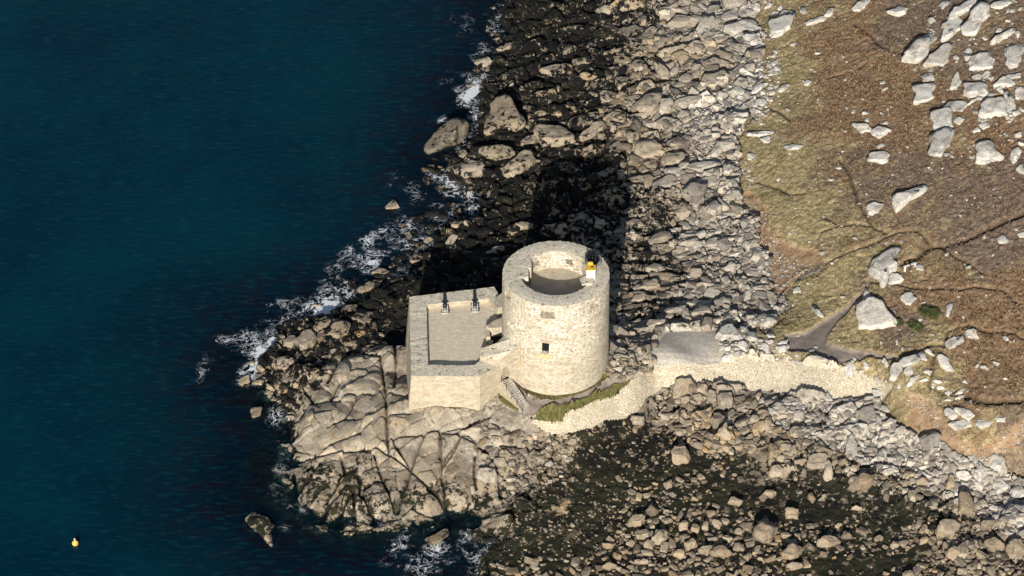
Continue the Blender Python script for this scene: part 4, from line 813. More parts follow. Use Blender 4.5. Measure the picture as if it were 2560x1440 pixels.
add('A', '''1675,700 1700,680 1840,675 1850,700 1820,800 1790,828 1675,830;1745,610 1770,580 1820,590 1840,620 1830,655 1760,660;1605,460 1660,390 1760,310 1820,250 1860,290 1870,330 1800,400 1760,460 1700,515 1580,490;1755,490 1800,440 1900,390 1920,360 1990,380 1975,440 1930,500 1910,535 1840,515 1760,505
1890,270 1930,190 1970,150 2040,160 2060,210 2040,260 1970,300 1930,330 1890,320;1955,130 2000,60 2080,20 2150,10 2180,50 2110,90 2060,130 1980,150;2050,220 2110,160 2150,90 2230,20 2290,40 2280,130 2220,210 2150,290 2080,270;2125,480 2200,440 2270,425 2315,490 2290,550 2220,565 2160,540
2410,430 2420,370 2480,340 2550,340 2570,400 2530,480 2500,540 2430,530;2080,710 2110,650 2220,650 2260,690 2250,770 2200,785 2130,770 2080,745;2200,880 2230,810 2270,785 2400,800 2420,850 2390,920 2290,930 2210,940;2412,750 2440,730 2480,800 2495,880 2460,910 2420,890;1920,850 1960,815 2040,800 2100,830 2100,880 2040,905 1980,905
1825,930 1870,890 1980,890 1990,960 1980,1020 1900,1060 1830,1020;1790,1090 1850,1040 1980,1010 2000,1080 1960,1160 1900,1230 1870,1260 1790,1210;1960,690 1990,640 2040,580 2055,600 2050,680 2010,715;2320,660 2350,625 2400,615 2475,690 2440,705 2340,680;2425,600 2450,588 2535,600 2520,635 2440,635;2200,980 2240,970 2290,990 2280,1030 2230,1035
2000,950 2050,930 2080,960 2040,1000 2010,990;2175,1240 2210,1160 2290,1135 2330,1170 2320,1210 2390,1280 2300,1300 2240,1305 2180,1270;2450,1260 2470,1200 2540,1180 2545,1220 2490,1300 2455,1310;1190,960 1240,975 1320,1020 1340,1075 1290,1060 1240,1075 1215,1020;1345,1025 1400,1010 1450,1025 1495,1065 1460,1090 1400,1105 1360,1070
1310,1270 1340,1230 1450,1215 1480,1250 1460,1300 1400,1315 1350,1290;1380,1180 1400,1150 1440,1150 1450,1170 1400,1190;1190,50 1240,0 1335,0 1310,40 1250,90;1470,75 1560,50 1620,85 1600,130 1550,140 1500,110;960,110 990,70 1050,60 1010,120 980,135;815,170 850,150 930,135 970,160 950,185 830,195
530,230 550,150 640,130 730,140 730,200 700,230 640,285 560,280;300,190 340,140 400,140 420,200 390,260 320,250;390,240 430,205 465,240 440,265;320,280 440,270 460,320 455,400 400,360 340,320;770,90 790,50 815,60 830,115 790,120;530,120 560,85 600,100 580,130;592,130 640,80 670,90 670,130 600,140;685,110 700,75 720,130 690,135
390,70 420,30 450,40 450,80 400,95;480,70 520,20 555,30 520,65;800,670 830,640 860,660 830,690;595,720 610,690 650,670 680,690 650,730 610,740;385,830 420,790 490,800 495,840 430,870;370,740 410,700 470,670 480,700 430,740 380,755;515,570 590,575 585,605 520,600;350,1045 420,1050 550,1080 530,1100 460,1090 360,1070
455,1095 530,1095 515,1150 480,1130;645,1150 700,1150 780,1180 750,1200 680,1205;155,1370 170,1300 200,1290 240,1340 200,1400;1885,20 1920,0 1970,0 1960,30 1910,80;2300,20 2350,0 2440,0 2450,30 2380,70 2310,50;2065,410 2110,380 2140,400 2130,440 2080,430;2335,250 2360,220 2385,240 2370,265;2290,340 2340,290 2440,245 2490,260 2440,290 2340,330
2490,250 2510,235 2530,280 2500,300;2145,605 2180,595 2225,610 2200,640 2150,630;2222,600 2260,570 2290,590 2250,630;2270,620 2325,610 2300,650;2490,720 2530,700 2570,720 2560,800 2500,780;2105,830 2150,795 2190,790 2120,840;2150,1040 2200,1020 2210,1060 2160,1060;2500,1350 2540,1320 2565,1390 2520,1395;2340,700 2380,695 2410,750 2380,760
1460,870 1480,865 1475,890;1285,955 1310,940 1325,965 1300,985;1425,985 1460,970 1470,995;1050,1340 1080,1335 1100,1350 1070,1355;1420,730 1450,700 1485,710 1450,720;690,350 740,340 740,370 700,365;415,560 460,525 500,540 470,580;275,560 320,535 400,610 350,600''', .28, g=1., w=0., zn='heath')
add('B', '''1300,270 1550,220 1560,250 1500,290 1430,315 1400,335 1340,390 1310,330;1090,345 1150,335 1215,365 1170,400 1130,425 1100,400;1110,850 1280,715 1355,735 1350,760 1270,780 1240,830 1210,850 1235,900 1250,930 1220,975 1190,970 1190,910 1120,880;1262,915 1290,895 1365,920 1370,945 1290,965 1255,955
1015,1200 1060,1140 1130,1100 1190,1115 1260,1200 1305,1270 1210,1305 1130,1310 1050,1265;1050,1130 1080,1020 1090,1000 1110,1080 1110,1110;1355,1060 1400,1035 1455,1055 1470,1090 1430,1140 1380,1100;1700,1210 1715,1130 1745,1115 1765,1140 1740,1190 1720,1225;1830,1220 1850,1225 1850,1245 1830,1245
665,1150 690,1140 740,1240 700,1220;2110,620 2150,585 2190,625 2170,660 2120,640;2270,575 2317,570 2330,610 2280,600;2190,455 2210,460 2200,485;1470,830 1500,815 1530,830 1520,870 1480,860;510,1020 540,995 570,1000 570,1040 520,1040;840,55 880,55 880,70;780,150 840,145 830,170;2060,760 2090,735 2085,745''', .28, g=1., w=0., zn='heath')
add('C', '''730,250 770,180 890,168 905,235 880,280 770,295;930,170 995,165 975,230 940,235;980,290 1000,210 1060,230 1070,290 1030,305;1010,380 1090,360 1080,390;1090,370 1115,330 1150,345 1180,410 1170,435 1100,430;1205,350 1260,330 1300,350 1280,385 1230,390;1480,375 1500,360 1525,370 1500,390;1520,340 1550,335 1545,358
1760,560 1770,480 1830,465 1855,490 1840,570 1800,580;1825,430 1850,425 1860,460 1835,460;2060,460 2080,430 2120,500 2100,510;2120,540 2160,490 2200,500 2230,540 2160,600 2130,580;2200,470 2220,425 2340,410 2370,450 2300,490 2230,500;2232,540 2300,480 2310,560 2260,570;1910,500 1950,480 1960,520
870,270 900,255 960,270 930,300;900,340 960,300 1000,330 970,370;1120,290 1180,285 1200,310 1150,325;800,340 850,330 870,370 810,375;1140,240 1200,235 1210,270 1150,275;1990,740 1985,690 2060,690 2090,710 2050,765''', .42, g=1., w=0., zn='path')
add('C', '''1595,750 1620,715 1640,710 1670,770 1620,780;1850,860 1900,820 1990,830 2020,900 1940,970 1850,930;2022,820 2060,790 2110,830 2120,880 2050,880;2060,940 2130,920 2180,940 2170,980 2070,970;2370,1090 2400,1040 2490,1040 2540,1090 2450,1160 2390,1150;1770,1200 1800,1090 1840,1055 1870,1120 1860,1190 1830,1225;1535,1180 1560,1150 1660,1150 1670,1190 1640,1230 1560,1215''', .42, w=0., zn='beach')
for r_, i_ in zip(ROCKS[-7:], (21, 22, 23, 28, 24, 25, 26)): r_['i'] = i_
add('C', '''1460,1290 1480,1215 1560,1210 1625,1260 1600,1330 1500,1320;1590,1370 1600,1310 1640,1260 1670,1310 1660,1390 1610,1400;1350,910 1370,850 1420,850 1440,900 1410,945 1365,930;690,940 710,870 760,865 810,920 800,970 740,1000 700,980;750,1010 820,965 845,1060 820,1080 760,1040;750,760 800,710 850,715 875,780 800,820
660,740 680,690 740,720 740,780 700,795;885,970 930,920 985,920 980,980 930,1010;1000,930 1040,875 1085,930 1050,970;515,690 550,625 585,670 550,700;577,690 620,645 670,670 640,710;450,760 500,725 525,770 490,800;550,740 600,725 640,760 580,775;375,1200 420,1155 500,1150 535,1210 500,1260 440,1280 385,1260
1155,1350 1180,1310 1240,1300 1275,1330 1260,1380 1190,1385;1800,1420 1810,1385 1900,1370 1990,1400 1985,1450 1830,1450;1220,1240 1260,1205 1285,1240 1260,1270;1045,740 1080,710 1100,730 1070,770;735,660 830,645 820,680 750,685;280,830 285,790 310,800 305,835;50,930 100,890 170,920 150,970 80,970''', .72, w=.04, zn='bay')
for k_, r_ in enumerate(ROCKS[-21:]): r_['i'] = (27, 29, 30, 31, 32, 33, 34, 35, 36, 37, 38, 39, 41, 40, 42, 43, 44, 45, 46, 47, 48)[k_]
add('D', '''1110,720 1120,650 1180,625 1230,640 1245,700 1215,750 1160,770 1120,745;1265,850 1290,790 1345,765 1380,790 1370,850 1310,865;1455,750 1490,725 1560,730 1580,765 1520,790 1460,780;1582,740 1610,700 1650,745;1285,600 1320,570 1360,600 1340,640 1300,635;445,640 490,605 540,650 500,680 450,665;540,600 575,560 610,590 600,625 560,625
635,440 680,420 685,460 650,480;485,700 520,690 570,710 560,740 500,750;572,760 600,700 660,700 650,750 610,770;530,780 560,750 590,770 570,800;685,830 720,800 750,815 740,845;745,780 800,740 820,770 770,805;820,800 850,780 910,780 880,830;885,830 920,775 980,775 1000,820 960,845;1005,800 1020,760 1070,770 1060,810
480,860 530,850 560,870 500,880;310,890 350,865 390,880 350,910;1620,465 1630,415 1720,405 1760,430 1750,480;2205,600 2210,510 2270,505 2295,540 2290,610;2095,690 2130,650 2200,645 2225,680 2180,730 2120,720;2325,670 2370,640 2410,660 2380,700;2345,760 2400,740 2460,790 2400,800;2465,780 2560,750 2580,850 2510,820
2140,470 2160,410 2190,420 2190,470;1635,580 1670,560 1700,590;1170,500 1200,480 1240,500 1220,525;1260,720 1290,705 1320,730 1280,740;1330,710 1370,720 1370,760;1085,600 1110,590 1110,630;715,680 745,645 770,670 760,700 730,700;780,690 800,655 830,680 820,710;840,690 855,650 880,660 870,700;720,730 750,710 780,740 740,760
865,600 890,590 920,610 880,630;895,660 910,640 950,660 930,690;1015,700 1040,685 1060,710 1030,725;870,740 930,730 930,755 880,760;950,740 980,720 1010,740 990,765;1060,830 1085,810 1110,830 1080,860;1135,850 1150,835 1170,860;1290,900 1330,870 1390,880 1340,910;1760,740 1790,720 1810,740 1770,755
1845,780 1860,750 1890,745 1895,780 1860,795;2000,740 2040,735 2050,760 2010,770;1910,930 1950,910 1980,945 1920,955;2140,800 2190,790 2230,820 2190,850 2150,830;1405,510 1430,500 1450,530 1430,550;1460,540 1510,500 1500,540;980,550 1000,515 1060,550 1030,565;1910,400 1940,375 1980,400 1940,425;1975,430 2010,415 2045,430 2040,460 1990,460''', .72, g=.05, w=.06, zn='bay')
add('D', '''2380,440 2440,430 2480,480 2420,510;2482,480 2540,440 2565,520 2500,530;2380,350 2400,310 2450,325 2440,370;2290,400 2320,330 2350,380 2320,430;2195,390 2240,375 2280,420 2230,430;2060,385 2090,370 2130,400 2100,420''', .5, g=.9, w=0., zn='beach')
for k_, r_ in enumerate(ROCKS[-6:]): r_['i'] = 60 + k_
add('D', '''2135,60 2160,45 2200,80 2170,100;2190,50 2240,45 2290,90 2260,110;2160,120 2220,110 2280,130 2240,155 2180,150;2305,120 2330,105 2390,130 2330,145;2405,90 2460,95 2450,120 2410,115''', .28, g=1., w=0., zn='heath')
for k_, r_ in enumerate(ROCKS[-5:]): r_['i'] = 70 + k_
add('E', '''200,1170 250,1080 330,1000 430,935 540,960 555,1010 545,1080 470,1150 350,1210 280,1250 210,1210;675,1080 680,960 720,880 750,790 830,770 890,790 910,860 980,940 1000,990 940,1060 850,1100 760,1095;1065,1090 1120,1020 1220,995 1330,1030 1400,1100 1390,1150 1250,1180 1150,1150;770,400 790,370 850,340 910,350 890,390 800,420
590,500 640,450 700,460 740,510 680,550 620,530;470,1240 475,1190 520,1195 565,1250 510,1265;630,1210 660,1170 830,1170 920,1200 920,1240 800,1275 680,1270;390,1350 480,1300 600,1290 680,1300 680,1370 640,1410 520,1430 420,1400;820,1400 900,1290 1000,1200 1080,1220 1090,1290 1000,1370 880,1440;960,1140 1060,1080 1100,1130 1000,1180
1430,1140 1530,1010 1620,965 1655,985 1640,1030 1530,1110;1580,1090 1600,1055 1640,1070 1665,1130 1620,1150;1810,1080 1850,1000 1860,950 1900,945 1935,1000 1930,1060 1880,1110 1830,1160;1860,830 1920,790 2030,750 2090,780 2060,860 2010,925 1940,890;2072,880 2090,790 2170,780 2190,820 2140,900 2090,905;2180,820 2280,780 2410,790 2400,820 2290,850 2190,850
1700,420 1740,370 1800,370 1815,430 1780,470;1850,520 1880,470 1950,490 1940,560 1880,590;2030,490 2150,560 2130,620 2080,640;2150,590 2190,520 2240,520 2230,570 2170,610;2230,620 2300,590 2360,610 2330,670 2250,660;1325,890 1340,820 1390,800 1405,850 1400,890;1100,540 1200,520 1310,570 1270,640 1200,600
1375,480 1450,440 1520,450 1530,500 1430,540 1380,530;1560,70 1680,50 1720,40 1670,130 1600,130;1720,600 1760,590 1840,620 1820,660 1740,740;2200,90 2280,40 2320,50 2290,140;2440,90 2480,50 2560,50 2560,120 2460,130;2370,230 2420,130 2520,160 2500,230 2460,300;2130,210 2200,120 2310,150 2380,190 2300,230;2420,560 2480,520 2560,540 2560,640 2480,600
1840,1280 1850,1150 1920,1100 2050,1130 2100,1200 2050,1290 1950,1290;2090,1250 2120,1210 2280,1220 2280,1290 2190,1340 2110,1310;2110,1400 2120,1340 2200,1330 2250,1350 2220,1430;1070,910 1110,885 1170,900 1150,930 1090,930;980,870 1010,840 1050,850 1040,890;1100,960 1170,940 1210,960 1150,990''', .42, zn='shore')
add('F', '''1385,380 1450,320 1560,290 1610,330 1570,410 1420,410;1310,380 1340,310 1390,280 1400,340 1340,400;1640,350 1660,260 1760,280 1790,330 1700,370;1650,440 1740,340 1880,400 1870,470 1800,600 1740,580 1730,480;1590,600 1640,520 1730,540 1740,620 1640,660;1820,340 1850,290 1950,310 1960,350 1890,380;1870,610 1890,540 1960,500 2000,560 1950,640
1350,900 1400,830 1500,770 1570,780 1575,830 1500,890 1380,920;1490,930 1520,890 1570,930 1530,950;1745,910 1760,850 1830,870 1840,900 1780,925;1840,880 1900,840 1980,850 1940,920 1870,910;1330,1110 1400,1045 1480,1080 1500,1130 1430,1180;1700,1120 1760,1050 1830,1070 1760,1150;1200,1400 1220,1340 1320,1330 1340,1380 1260,1410
2190,850 2220,820 2250,830 2250,870 2210,880;150,730 220,690 330,720 290,770 180,770;2020,270 2040,160 2110,210 2080,260;1700,200 1720,160 1850,150 2000,180 1990,250 1800,260;1880,1200 1890,1160 1990,1170 1980,1220;1190,780 1210,750 1240,780 1230,805 1190,800;2230,650 2290,630 2300,660 2240,665;1850,150 1900,90 1990,0 2010,90 1900,150''', .42, w=.02, zn='beach')
add('M', '''770,900 800,830 890,860 890,910 830,920;900,940 910,890 970,900 960,950;1045,920 1060,840 1110,830 1100,910;680,1030 740,930 850,960 820,1040 700,1040;500,970 520,950 650,950 640,1000 530,1010;380,1070 400,1040 510,1050 480,1090 400,1110;320,820 350,760 450,760 470,820 370,850;810,700 830,675 860,690 850,720 820,720''', .4, w=.02, zn='beach')
add('L', '''1115,470 1150,460 1220,490 1275,600 1270,625 1200,625 1140,570;920,440 970,410 1000,470 990,530 930,500;985,410 1020,390 1085,470 1040,450;960,640 1000,605 1070,610 1030,670;1400,235 1450,190 1550,215 1550,290 1480,290;1200,310 1230,290 1400,270 1390,330 1220,385;1570,570 1600,560 1665,610 1640,620;1385,740 1410,710 1430,765
1060,715 1110,705 1170,750 1150,765;1050,780 1080,745 1100,770 1070,810;1105,790 1150,780 1190,815 1120,820;1195,845 1240,830 1280,850 1220,890;1300,870 1370,820 1405,830 1390,870;1300,930 1340,890 1400,885 1380,930;1190,935 1230,915 1260,950;920,740 1010,695 1020,730;780,775 840,690 930,685 830,775;280,620 310,610 340,630 310,640;320,560 350,530 390,590 360,610;685,805 700,760 740,765 730,810''', .38, g=1., w=0., zn='path')
add('G', '''590,430 640,390 700,400 720,450 680,520 610,500;700,440 770,350 870,335 930,400 900,480 760,550;890,300 930,250 1070,245 1050,300 980,350 900,340;1020,380 1080,290 1210,235 1270,310 1250,400 1130,440 1030,420;1190,120 1230,85 1330,90 1300,170 1200,160;1280,230 1300,150 1420,120 1500,160 1500,290 1400,320 1310,290
470,660 520,590 630,600 700,630 640,770 540,770;820,1230 840,1150 890,1150 900,1200 860,1250;1140,720 1150,680 1200,660 1260,740 1240,830 1190,840;920,450 960,350 1020,370 990,450''', .42, zn='head')
add('G', '''130,880 180,820 240,810 260,870 180,910;220,690 250,650 310,650 300,690;260,1160 300,1120 380,1140 370,1190 300,1230;320,700 350,690 410,740 380,750;470,510 510,495 530,530 490,540;280,870 330,840 400,850 390,900 300,900''', .38, g=0, w=.4, zn='sea')
for k_, r_ in enumerate(ROCKS[-6:]): r_['i'] = 60 + k_
add('J', '1765,620 1790,570 1840,565 1930,560 1925,640 1870,660 1800,650', .5, g=.45, w=0., zn='head')
add('H', '''730,500 790,420 830,460 860,500 800,530;840,670 880,640 920,640 880,690;905,740 930,700 970,770 940,790;1075,820 1100,780 1160,770 1160,830;1325,640 1370,605 1440,640 1400,690 1350,680;930,990 1000,910 1060,910 1080,970 980,1010;610,1100 680,1030 740,1030 770,1090 730,1115;480,1240 560,1170 700,1150 640,1240 520,1280
60,1390 90,1360 150,1360 120,1400;1250,830 1340,750 1390,770 1360,860 1260,870;1405,910 1450,880 1520,890 1500,950 1430,950;1640,930 1700,870 1780,830 1800,870 1700,930;1640,980 1720,955 1740,980;870,1190 900,1160 950,1170 930,1200;1010,1060 1040,1030 1070,1040 1040,1070''', .38, g=.05, w=.45, zn='sea')
add('I', '540,690 700,590 760,550 1000,640 1080,870 1140,1140 1050,1080 960,960 860,860 620,800', .09, g=0, w=.7, zn='sea')
add('J', '1350,1160 1360,1110 1500,1060 1540,1090 1450,1150 1380,1180', .25, g=0, w=.45, zn='sea')
ROCKS[-1]['i'] = 5

NAMED = {
 ('A', 0): ('large square pale boulder with a smaller one behind it', 'the large square heath boulder'),
 ('A', 2): ('long rough white slab forming the lower left end of the diagonal outcrop', None),
 ('A', 6): ('broad cracked white slab at the upper right of the diagonal outcrop', 'the broad slab of the diagonal outcrop'),
 ('A', 14): ('tall pale boulder tapering to a point, lower of the stacked pair on the heath', 'the tall tapering boulder'),
 ('B', 0): ('long white boulder with a shadowed upper face, alone in purple brown heather', 'the long lone heather boulder'),
 ('B', 2): ('long narrow pale slab with a hooked lower end, beside the grass knoll', 'the hooked slab'),
 ('B', 4): ('biggest pale boulder, smooth and pointed to the right, with a curved groove', 'the big pointed pale boulder'),
 ('B', 5): ('narrow grey rock rising behind the big pointed pale boulder', None),
 ('C', 0): ('white cracked block at the top right corner of the grey paving', 'the white block by the paving'),
 ('C', 8): ('smooth pale boulder sitting on the upper edge of the cobbled sea wall', 'the boulder on the sea wall edge'),
 ('C', 24): ('wide flat tan boulder at the edge of the orange bank', 'the flat tan boulder'),
 ('C', 26): ('pale oval boulder with yellow lichen, casting a deep black shadow', 'the yellow lichened boulder'),
 ('C', 40): ('lone tan boulder with a flat top, standing in dark weed of the bay', 'the lone flat topped bay boulder'),
 ('D', 0): ('largest rounded cream boulder in the bay with seams down its face', 'the largest bay boulder'),
 ('D', 1): ('tall oval pitted boulder below right of the largest bay boulder', 'the pitted oval boulder'),
 ('D', 18): ('wide dark grey brown block near the shingle of the bay', 'the wide dark block'),
 ('E', 0): ('big oval weed blotched boulder standing in the sea above the white surf', 'the big oval sea boulder'),
 ('E', 1): ('huge tan boulder with black weed patches at the upper waterline', 'the huge weed patched boulder'),
 ('E', 2): ('smooth domed brown boulder right of the huge weed patched one', 'the smooth domed boulder'),
 ('E', 8): ('long leaning weed streaked slab at the edge of the tower shadow', 'the leaning slab by the tower shadow'),
 ('E', 12): ('upright pale rock with an orange top, above the tower shadow', 'the upright orange topped rock'),
 ('E', 33): ('orange yellow topped block among grey beach boulders', 'the orange topped block'),
 ('F', 7): ('long smooth grey boulder lying aslant, right of the tower shadow', 'the slanting grey boulder'),
 ('J', 0): ('bright cream boulder with a black shadow on the lower bedrock', 'the bright cream boulder'),
 ('I', 0): ('low jagged reef breaking the sea surface left of the headland', 'the low reef'),
 ('H', 0): ('small pointed rock alone in the water off the surf', 'the small pointed sea rock'),
 ('G', 5): ('large weed capped block at the foot of the gun platform wall', 'the weed capped block')}
LM = [('the round tower', 1390, 800), ('the gun platform', 1130, 850), ('the grey paving', 1720, 870), ('the path fork', 2030, 850), ('the white bench', 2274, 674)]
infos = []
for k, rk in enumerate(ROCKS):
    p = np.array(rk['pts']); w_, h_ = np.ptp(p[:, 0]), np.ptp(p[:, 1]); lv = 4 if max(w_, h_) > 32 else 3
    V, Fc, org, Wm, Hh, Dm = boulder_mesh(rk['pts'], rk['hf'], 100 + k * 7, lv)
    c = p.mean(0); gx, gy = org[0], org[1]; r = np.random.default_rng(k)
    gv = float(grey(gx, gy)) if rk.get('g') is None else rk['g']; wv = float(weed(gx, gy)) if rk.get('w') is None else rk['w']
    if rk['zn'] in ('shore', 'sea', 'head') and rk['crop'] != 'I': wv = min(wv, .5)
    gv = min(1, max(0, gv + r.uniform(-.12, .12))); wv = min(1, max(0, wv + r.uniform(-.1, .1))) if wv > .03 else wv; rv = r.uniform(.05, .8)
    if rk['zn'] in ('heath', 'path') or k % 3: rv = float(r.choice([.26, .40, .53, .54, .67]))
    n = len(V); o = link('boulder', mesh_np('boulder', V, Fc, dict(grey=np.full(n, gv), weed=np.full(n, wv), rnd=np.full(n, rv), gap=np.zeros(n)), True), M['rock']); o.location = org
    o['category'] = 'boulder'
    infos.append(dict(o=o, c=c, w=w_, h=h_, g=gv, wd=wv, key=(rk['crop'], rk['i']), x=gx, y=gy, rad=.5 * math.sqrt(Wm * Dm), sz=math.sqrt(w_ * h_), zn=rk['zn'], pts=p))
for f in infos:
    if f['key'] in NAMED and NAMED[f['key']][1]: LM.append((NAMED[f['key']][1], *f['c']))
def shape_word(f):
    p = f['pts'] - f['c']; ev = np.linalg.eigvalsh(np.cov(p.T)); a = math.sqrt(ev[1] / max(ev[0], 1e-6))
    return 'long' if a > 2.1 else ('oval' if a > 1.5 and len(p) > 5 else ('wedge shaped' if len(p) <= 4 else 'blocky'))
def dirw(dx, dy):
    a = math.degrees(math.atan2(-dy, dx)) % 360
    return ['right of', 'above right of', 'above', 'above left of', 'left of', 'below left of', 'below', 'below right of'][int((a + 22.5) // 45) % 8]
GRP = dict(heath='pale boulders on the heath', path='boulders along the footpath', bay='boulders in the weedy bay', shore='boulders on the upper shore', beach='grey beach boulders', sea='rocks washed by the sea', head='boulders on the rocky headland')
lab = {}
for f in infos:
    if f['key'] in NAMED: f['lab'] = NAMED[f['key']][0]; lab.setdefault(f['lab'], []).append(f); continue
    s_ = 'large' if f['sz'] > 48 else ('medium' if f['sz'] > 28 else ('small' if f['sz'] > 16 else 'tiny'))
    col_ = 'weed blotched' if f['wd'] > .45 else ('white grey' if f['g'] > .8 else ('grey' if f['g'] > .5 else ('grey tan' if f['g'] > .25 else 'tan')))
    L_ = sorted(LM, key=lambda l: math.hypot(l[1] - f['c'][0], (l[2] - f['c'][1]) * 1.2) if math.hypot(l[1] - f['c'][0], l[2] - f['c'][1]) > 8 else 1e9)[0]
    dx, dy = f['c'][0] - L_[1], f['c'][1] - L_[2]; d = math.hypot(dx, dy); far = 'just ' if d < 70 else ('' if d < 170 else 'far ')
    f['lab'] = f"{s_} {shape_word(f)} {col_} boulder {far}{dirw(dx, dy)} {L_[0]}"; lab.setdefault(f['lab'], []).append(f)
CNT = ['two', 'three', 'four', 'five', 'six', 'seven', 'eight']; ORD = ['second', 'third', 'fourth', 'fifth', 'sixth', 'seventh']
for L_, fs in lab.items():
    if len(fs) > 1:
        fs.sort(key=lambda f: f['c'][0])
        for k, f in enumerate(fs):
            pre = 'leftmost' if k == 0 else ('rightmost' if k == len(fs) - 1 else ('middle' if len(fs) == 3 else ORD[k - 1]))
            f['lab'] = (f"{pre} {'of' if pre in ('leftmost', 'rightmost', 'middle') else 'from left of'} {CNT[min(len(fs), 8) - 2]}: " + L_)
for f in infos:
    wds = f['lab'].split(); f['o']['label'] = ' '.join(wds[:16]) if len(wds) <= 16 else ' '.join([q for q in wds if q not in ('the', 'just')][:16]); f['o']['group'] = GRP[f['zn']]
print('BOULDERS', len(infos))
# ---------------------------------------------------------------- loose stones (too many to count): one object
NZ_ = zone_id
def zid(x, y):
    i = np.clip(np.searchsorted(XS, x), 0, NX - 1); j = np.clip(np.searchsorted(YS, y), 0, NY - 1); return zone_id[j, i]
platp = np.array([FL, FR, BC, (-5, -4), (-5, 4), T2, TR_, TL])
cell = {}; PL = []
def try_place(x, y, r, k=.80):
    a, b = int(x // 1.5), int(y // 1.5)
    for i in (a - 1, a, a + 1):
        for j in (b - 1, b, b + 1):
            for (u, v, q) in cell.get((i, j), ()):
                if (u - x) ** 2 + (v - y) ** 2 < (k * (r + q)) ** 2: return False
    cell.setdefault((a, b), []).append((x, y, r)); return True
big = [(f['x'], f['y'], f['rad'] * .85) for f in infos]
BX = np.array([b[0] for b in big]); BY = np.array([b[1] for b in big]); BR = np.array([b[2] for b in big])
def scatter(poly, n, lo, hi, pw=2.2, k=.8, g=None, w=None, ok=(0,), dens=None, bright=0., zlow=-.25):
    pl = np.array(poly); x0, y0 = pl.min(0); x1, y1 = pl.max(0)
    px = rng.uniform(x0, x1, n * 2); py = rng.uniform(y0, y1, n * 2); m = sdf(pl, px, py) > 0; px, py = px[m][:n], py[m][:n]
    x, y, z = px2g(px, py, hz, 10); z = np.where(z < zlow, -9, np.maximum(z, -.12)); r = lo * (1 - rng.uniform(0, 1, len(x)) * (1 - (lo / hi) ** pw)) ** (-1 / pw); r = np.sort(r)[::-1]
    zi = zid(x, y); keep = np.isin(zi, ok) & (z > -1) & (np.hypot(x, y) > 7.3) & (sdf(platp, x, y) < -.3)
    if dens is not None: keep &= rng.uniform(0, 1, len(x)) < dens(x, y)
    for q in np.nonzero(keep)[0]:
        if (((BX - x[q]) ** 2 + (BY - y[q]) ** 2) < (BR + r[q] * .5) ** 2).any(): continue
        if try_place(x[q], y[q], r[q], k): PL.append((x[q], y[q], z[q], r[q], g, w, bright))
north = nums('1230,-30 1900,-30 1910,200 1860,330 1840,470 1930,560 1950,640 1940,800 1800,830 1560,900 1500,900 1500,560 1200,620 1230,560 1150,440 1200,330')
scatter(north, 15000, .16, .95, 1.25, .82, dens=lambda x, y: (.10 + .75 * ss(.46, .62, fbm(x / 4 + 8, y / 4, 3, 720))) * (1 - .8 * ((x > 6) & (x < 17) & (y > 9) & (y < 28))))
scatter(nums('1680,200 1900,60 1880,300 1840,440 1900,560 1950,650 1930,800 1750,820 1700,600 1700,400'), 9000, .15, .6, 1.6, .85, dens=lambda x, y: .75 + 0 * x)
scatter(nums('1560,880 1640,840 1660,930 1570,950 1520,960 1520,880'), 900, .18, .5, 2., .8)
scatter(nums('1780,830 2000,860 1990,915 1780,905'), 500, .12, .45, 2., .8, ok=(0, 1), g=1., w=0.)
scatter(nums('1900,1000 2200,1000 2230,1060 2320,1110 2440,1160 2560,1210 2600,1330 2520,1340 2350,1230 2180,1170 2060,1110 1950,1070'), 15000, .14, .5, 1.7, .80, g=.72, w=0.)
scatter(nums('1650,990 1900,1000 2000,1060 2150,1140 2300,1200 2450,1290 2300,1250 2100,1180 1900,1130 1750,1130 1660,1060'), 9000, .17, .62, 1.6, .80, g=.2, w=.08, dens=lambda x, y: .8 + 0 * x)
bayp = nums('1350,1100 1640,1040 1900,1090 2100,1140 2300,1250 2600,1330 2600,1500 1200,1500 1250,1380 1330,1320')
def dn(x, y):
    return (.05 + .55 * ss(.50, .62, fbm(x / 7 + 3, y / 7, 3, 700))) * ss(4, 16, x)
scatter(bayp, 9000, .14, .60, 1.6, .85, g=.08, w=.15, dens=lambda x, y: dn(x, y) * .7)
scatter(nums('1580,1290 1800,1260 2050,1330 2000,1450 1200,1480 1230,1410 1500,1380'), 2600, .17, .68, 1.4, .85, g=.05, w=.12, dens=lambda x, y: .32 + 0 * x)
scatter(nums('1350,1090 1640,1040 1700,1250 1500,1400 1250,1400 1300,1250'), 2500, .1, .3, 2., .85, g=.05, w=.45, dens=lambda x, y: .25 + 0 * x)
scatter(nums('2420,1330 2600,1300 2600,1480 2200,1480'), 2500, .2, .7, 1.6, .85, g=.1, w=.15, dens=lambda x, y: .35 + 0 * x)
scatter(nums('2230,980 2360,1080 2440,1150 2540,1200 2600,1130 2600,1050 2400,1080 2300,990'), 2600, .06, .2, 2., .8, ok=(0, 2), g=.7, w=0., dens=lambda x, y: .6 + 0 * x)
scatter(nums('1840,470 1920,540 1960,640 2060,670 1950,760 1900,760'), 900, .06, .25, 2., .8, ok=(2,), g=.8, w=0.)
scatter(nums('1880,0 2560,0 2560,1150 2000,900'), 420, .10, .38, 2., .8, ok=(1,), g=1., w=0.)
scatter(nums('2300,0 2560,0 2560,450 2350,400 2280,250'), 260, .2, .7, 1.6, .8, ok=(1,), g=1., w=0., dens=lambda x, y: ss(.48, .6, fbm(x / 5, y / 5, 3, 740)))
scatter(nums('900,700 1100,600 1230,560 1240,720 1020,740 1010,860 960,850 880,790'), 2500, .3, .95, 1.6, .8)
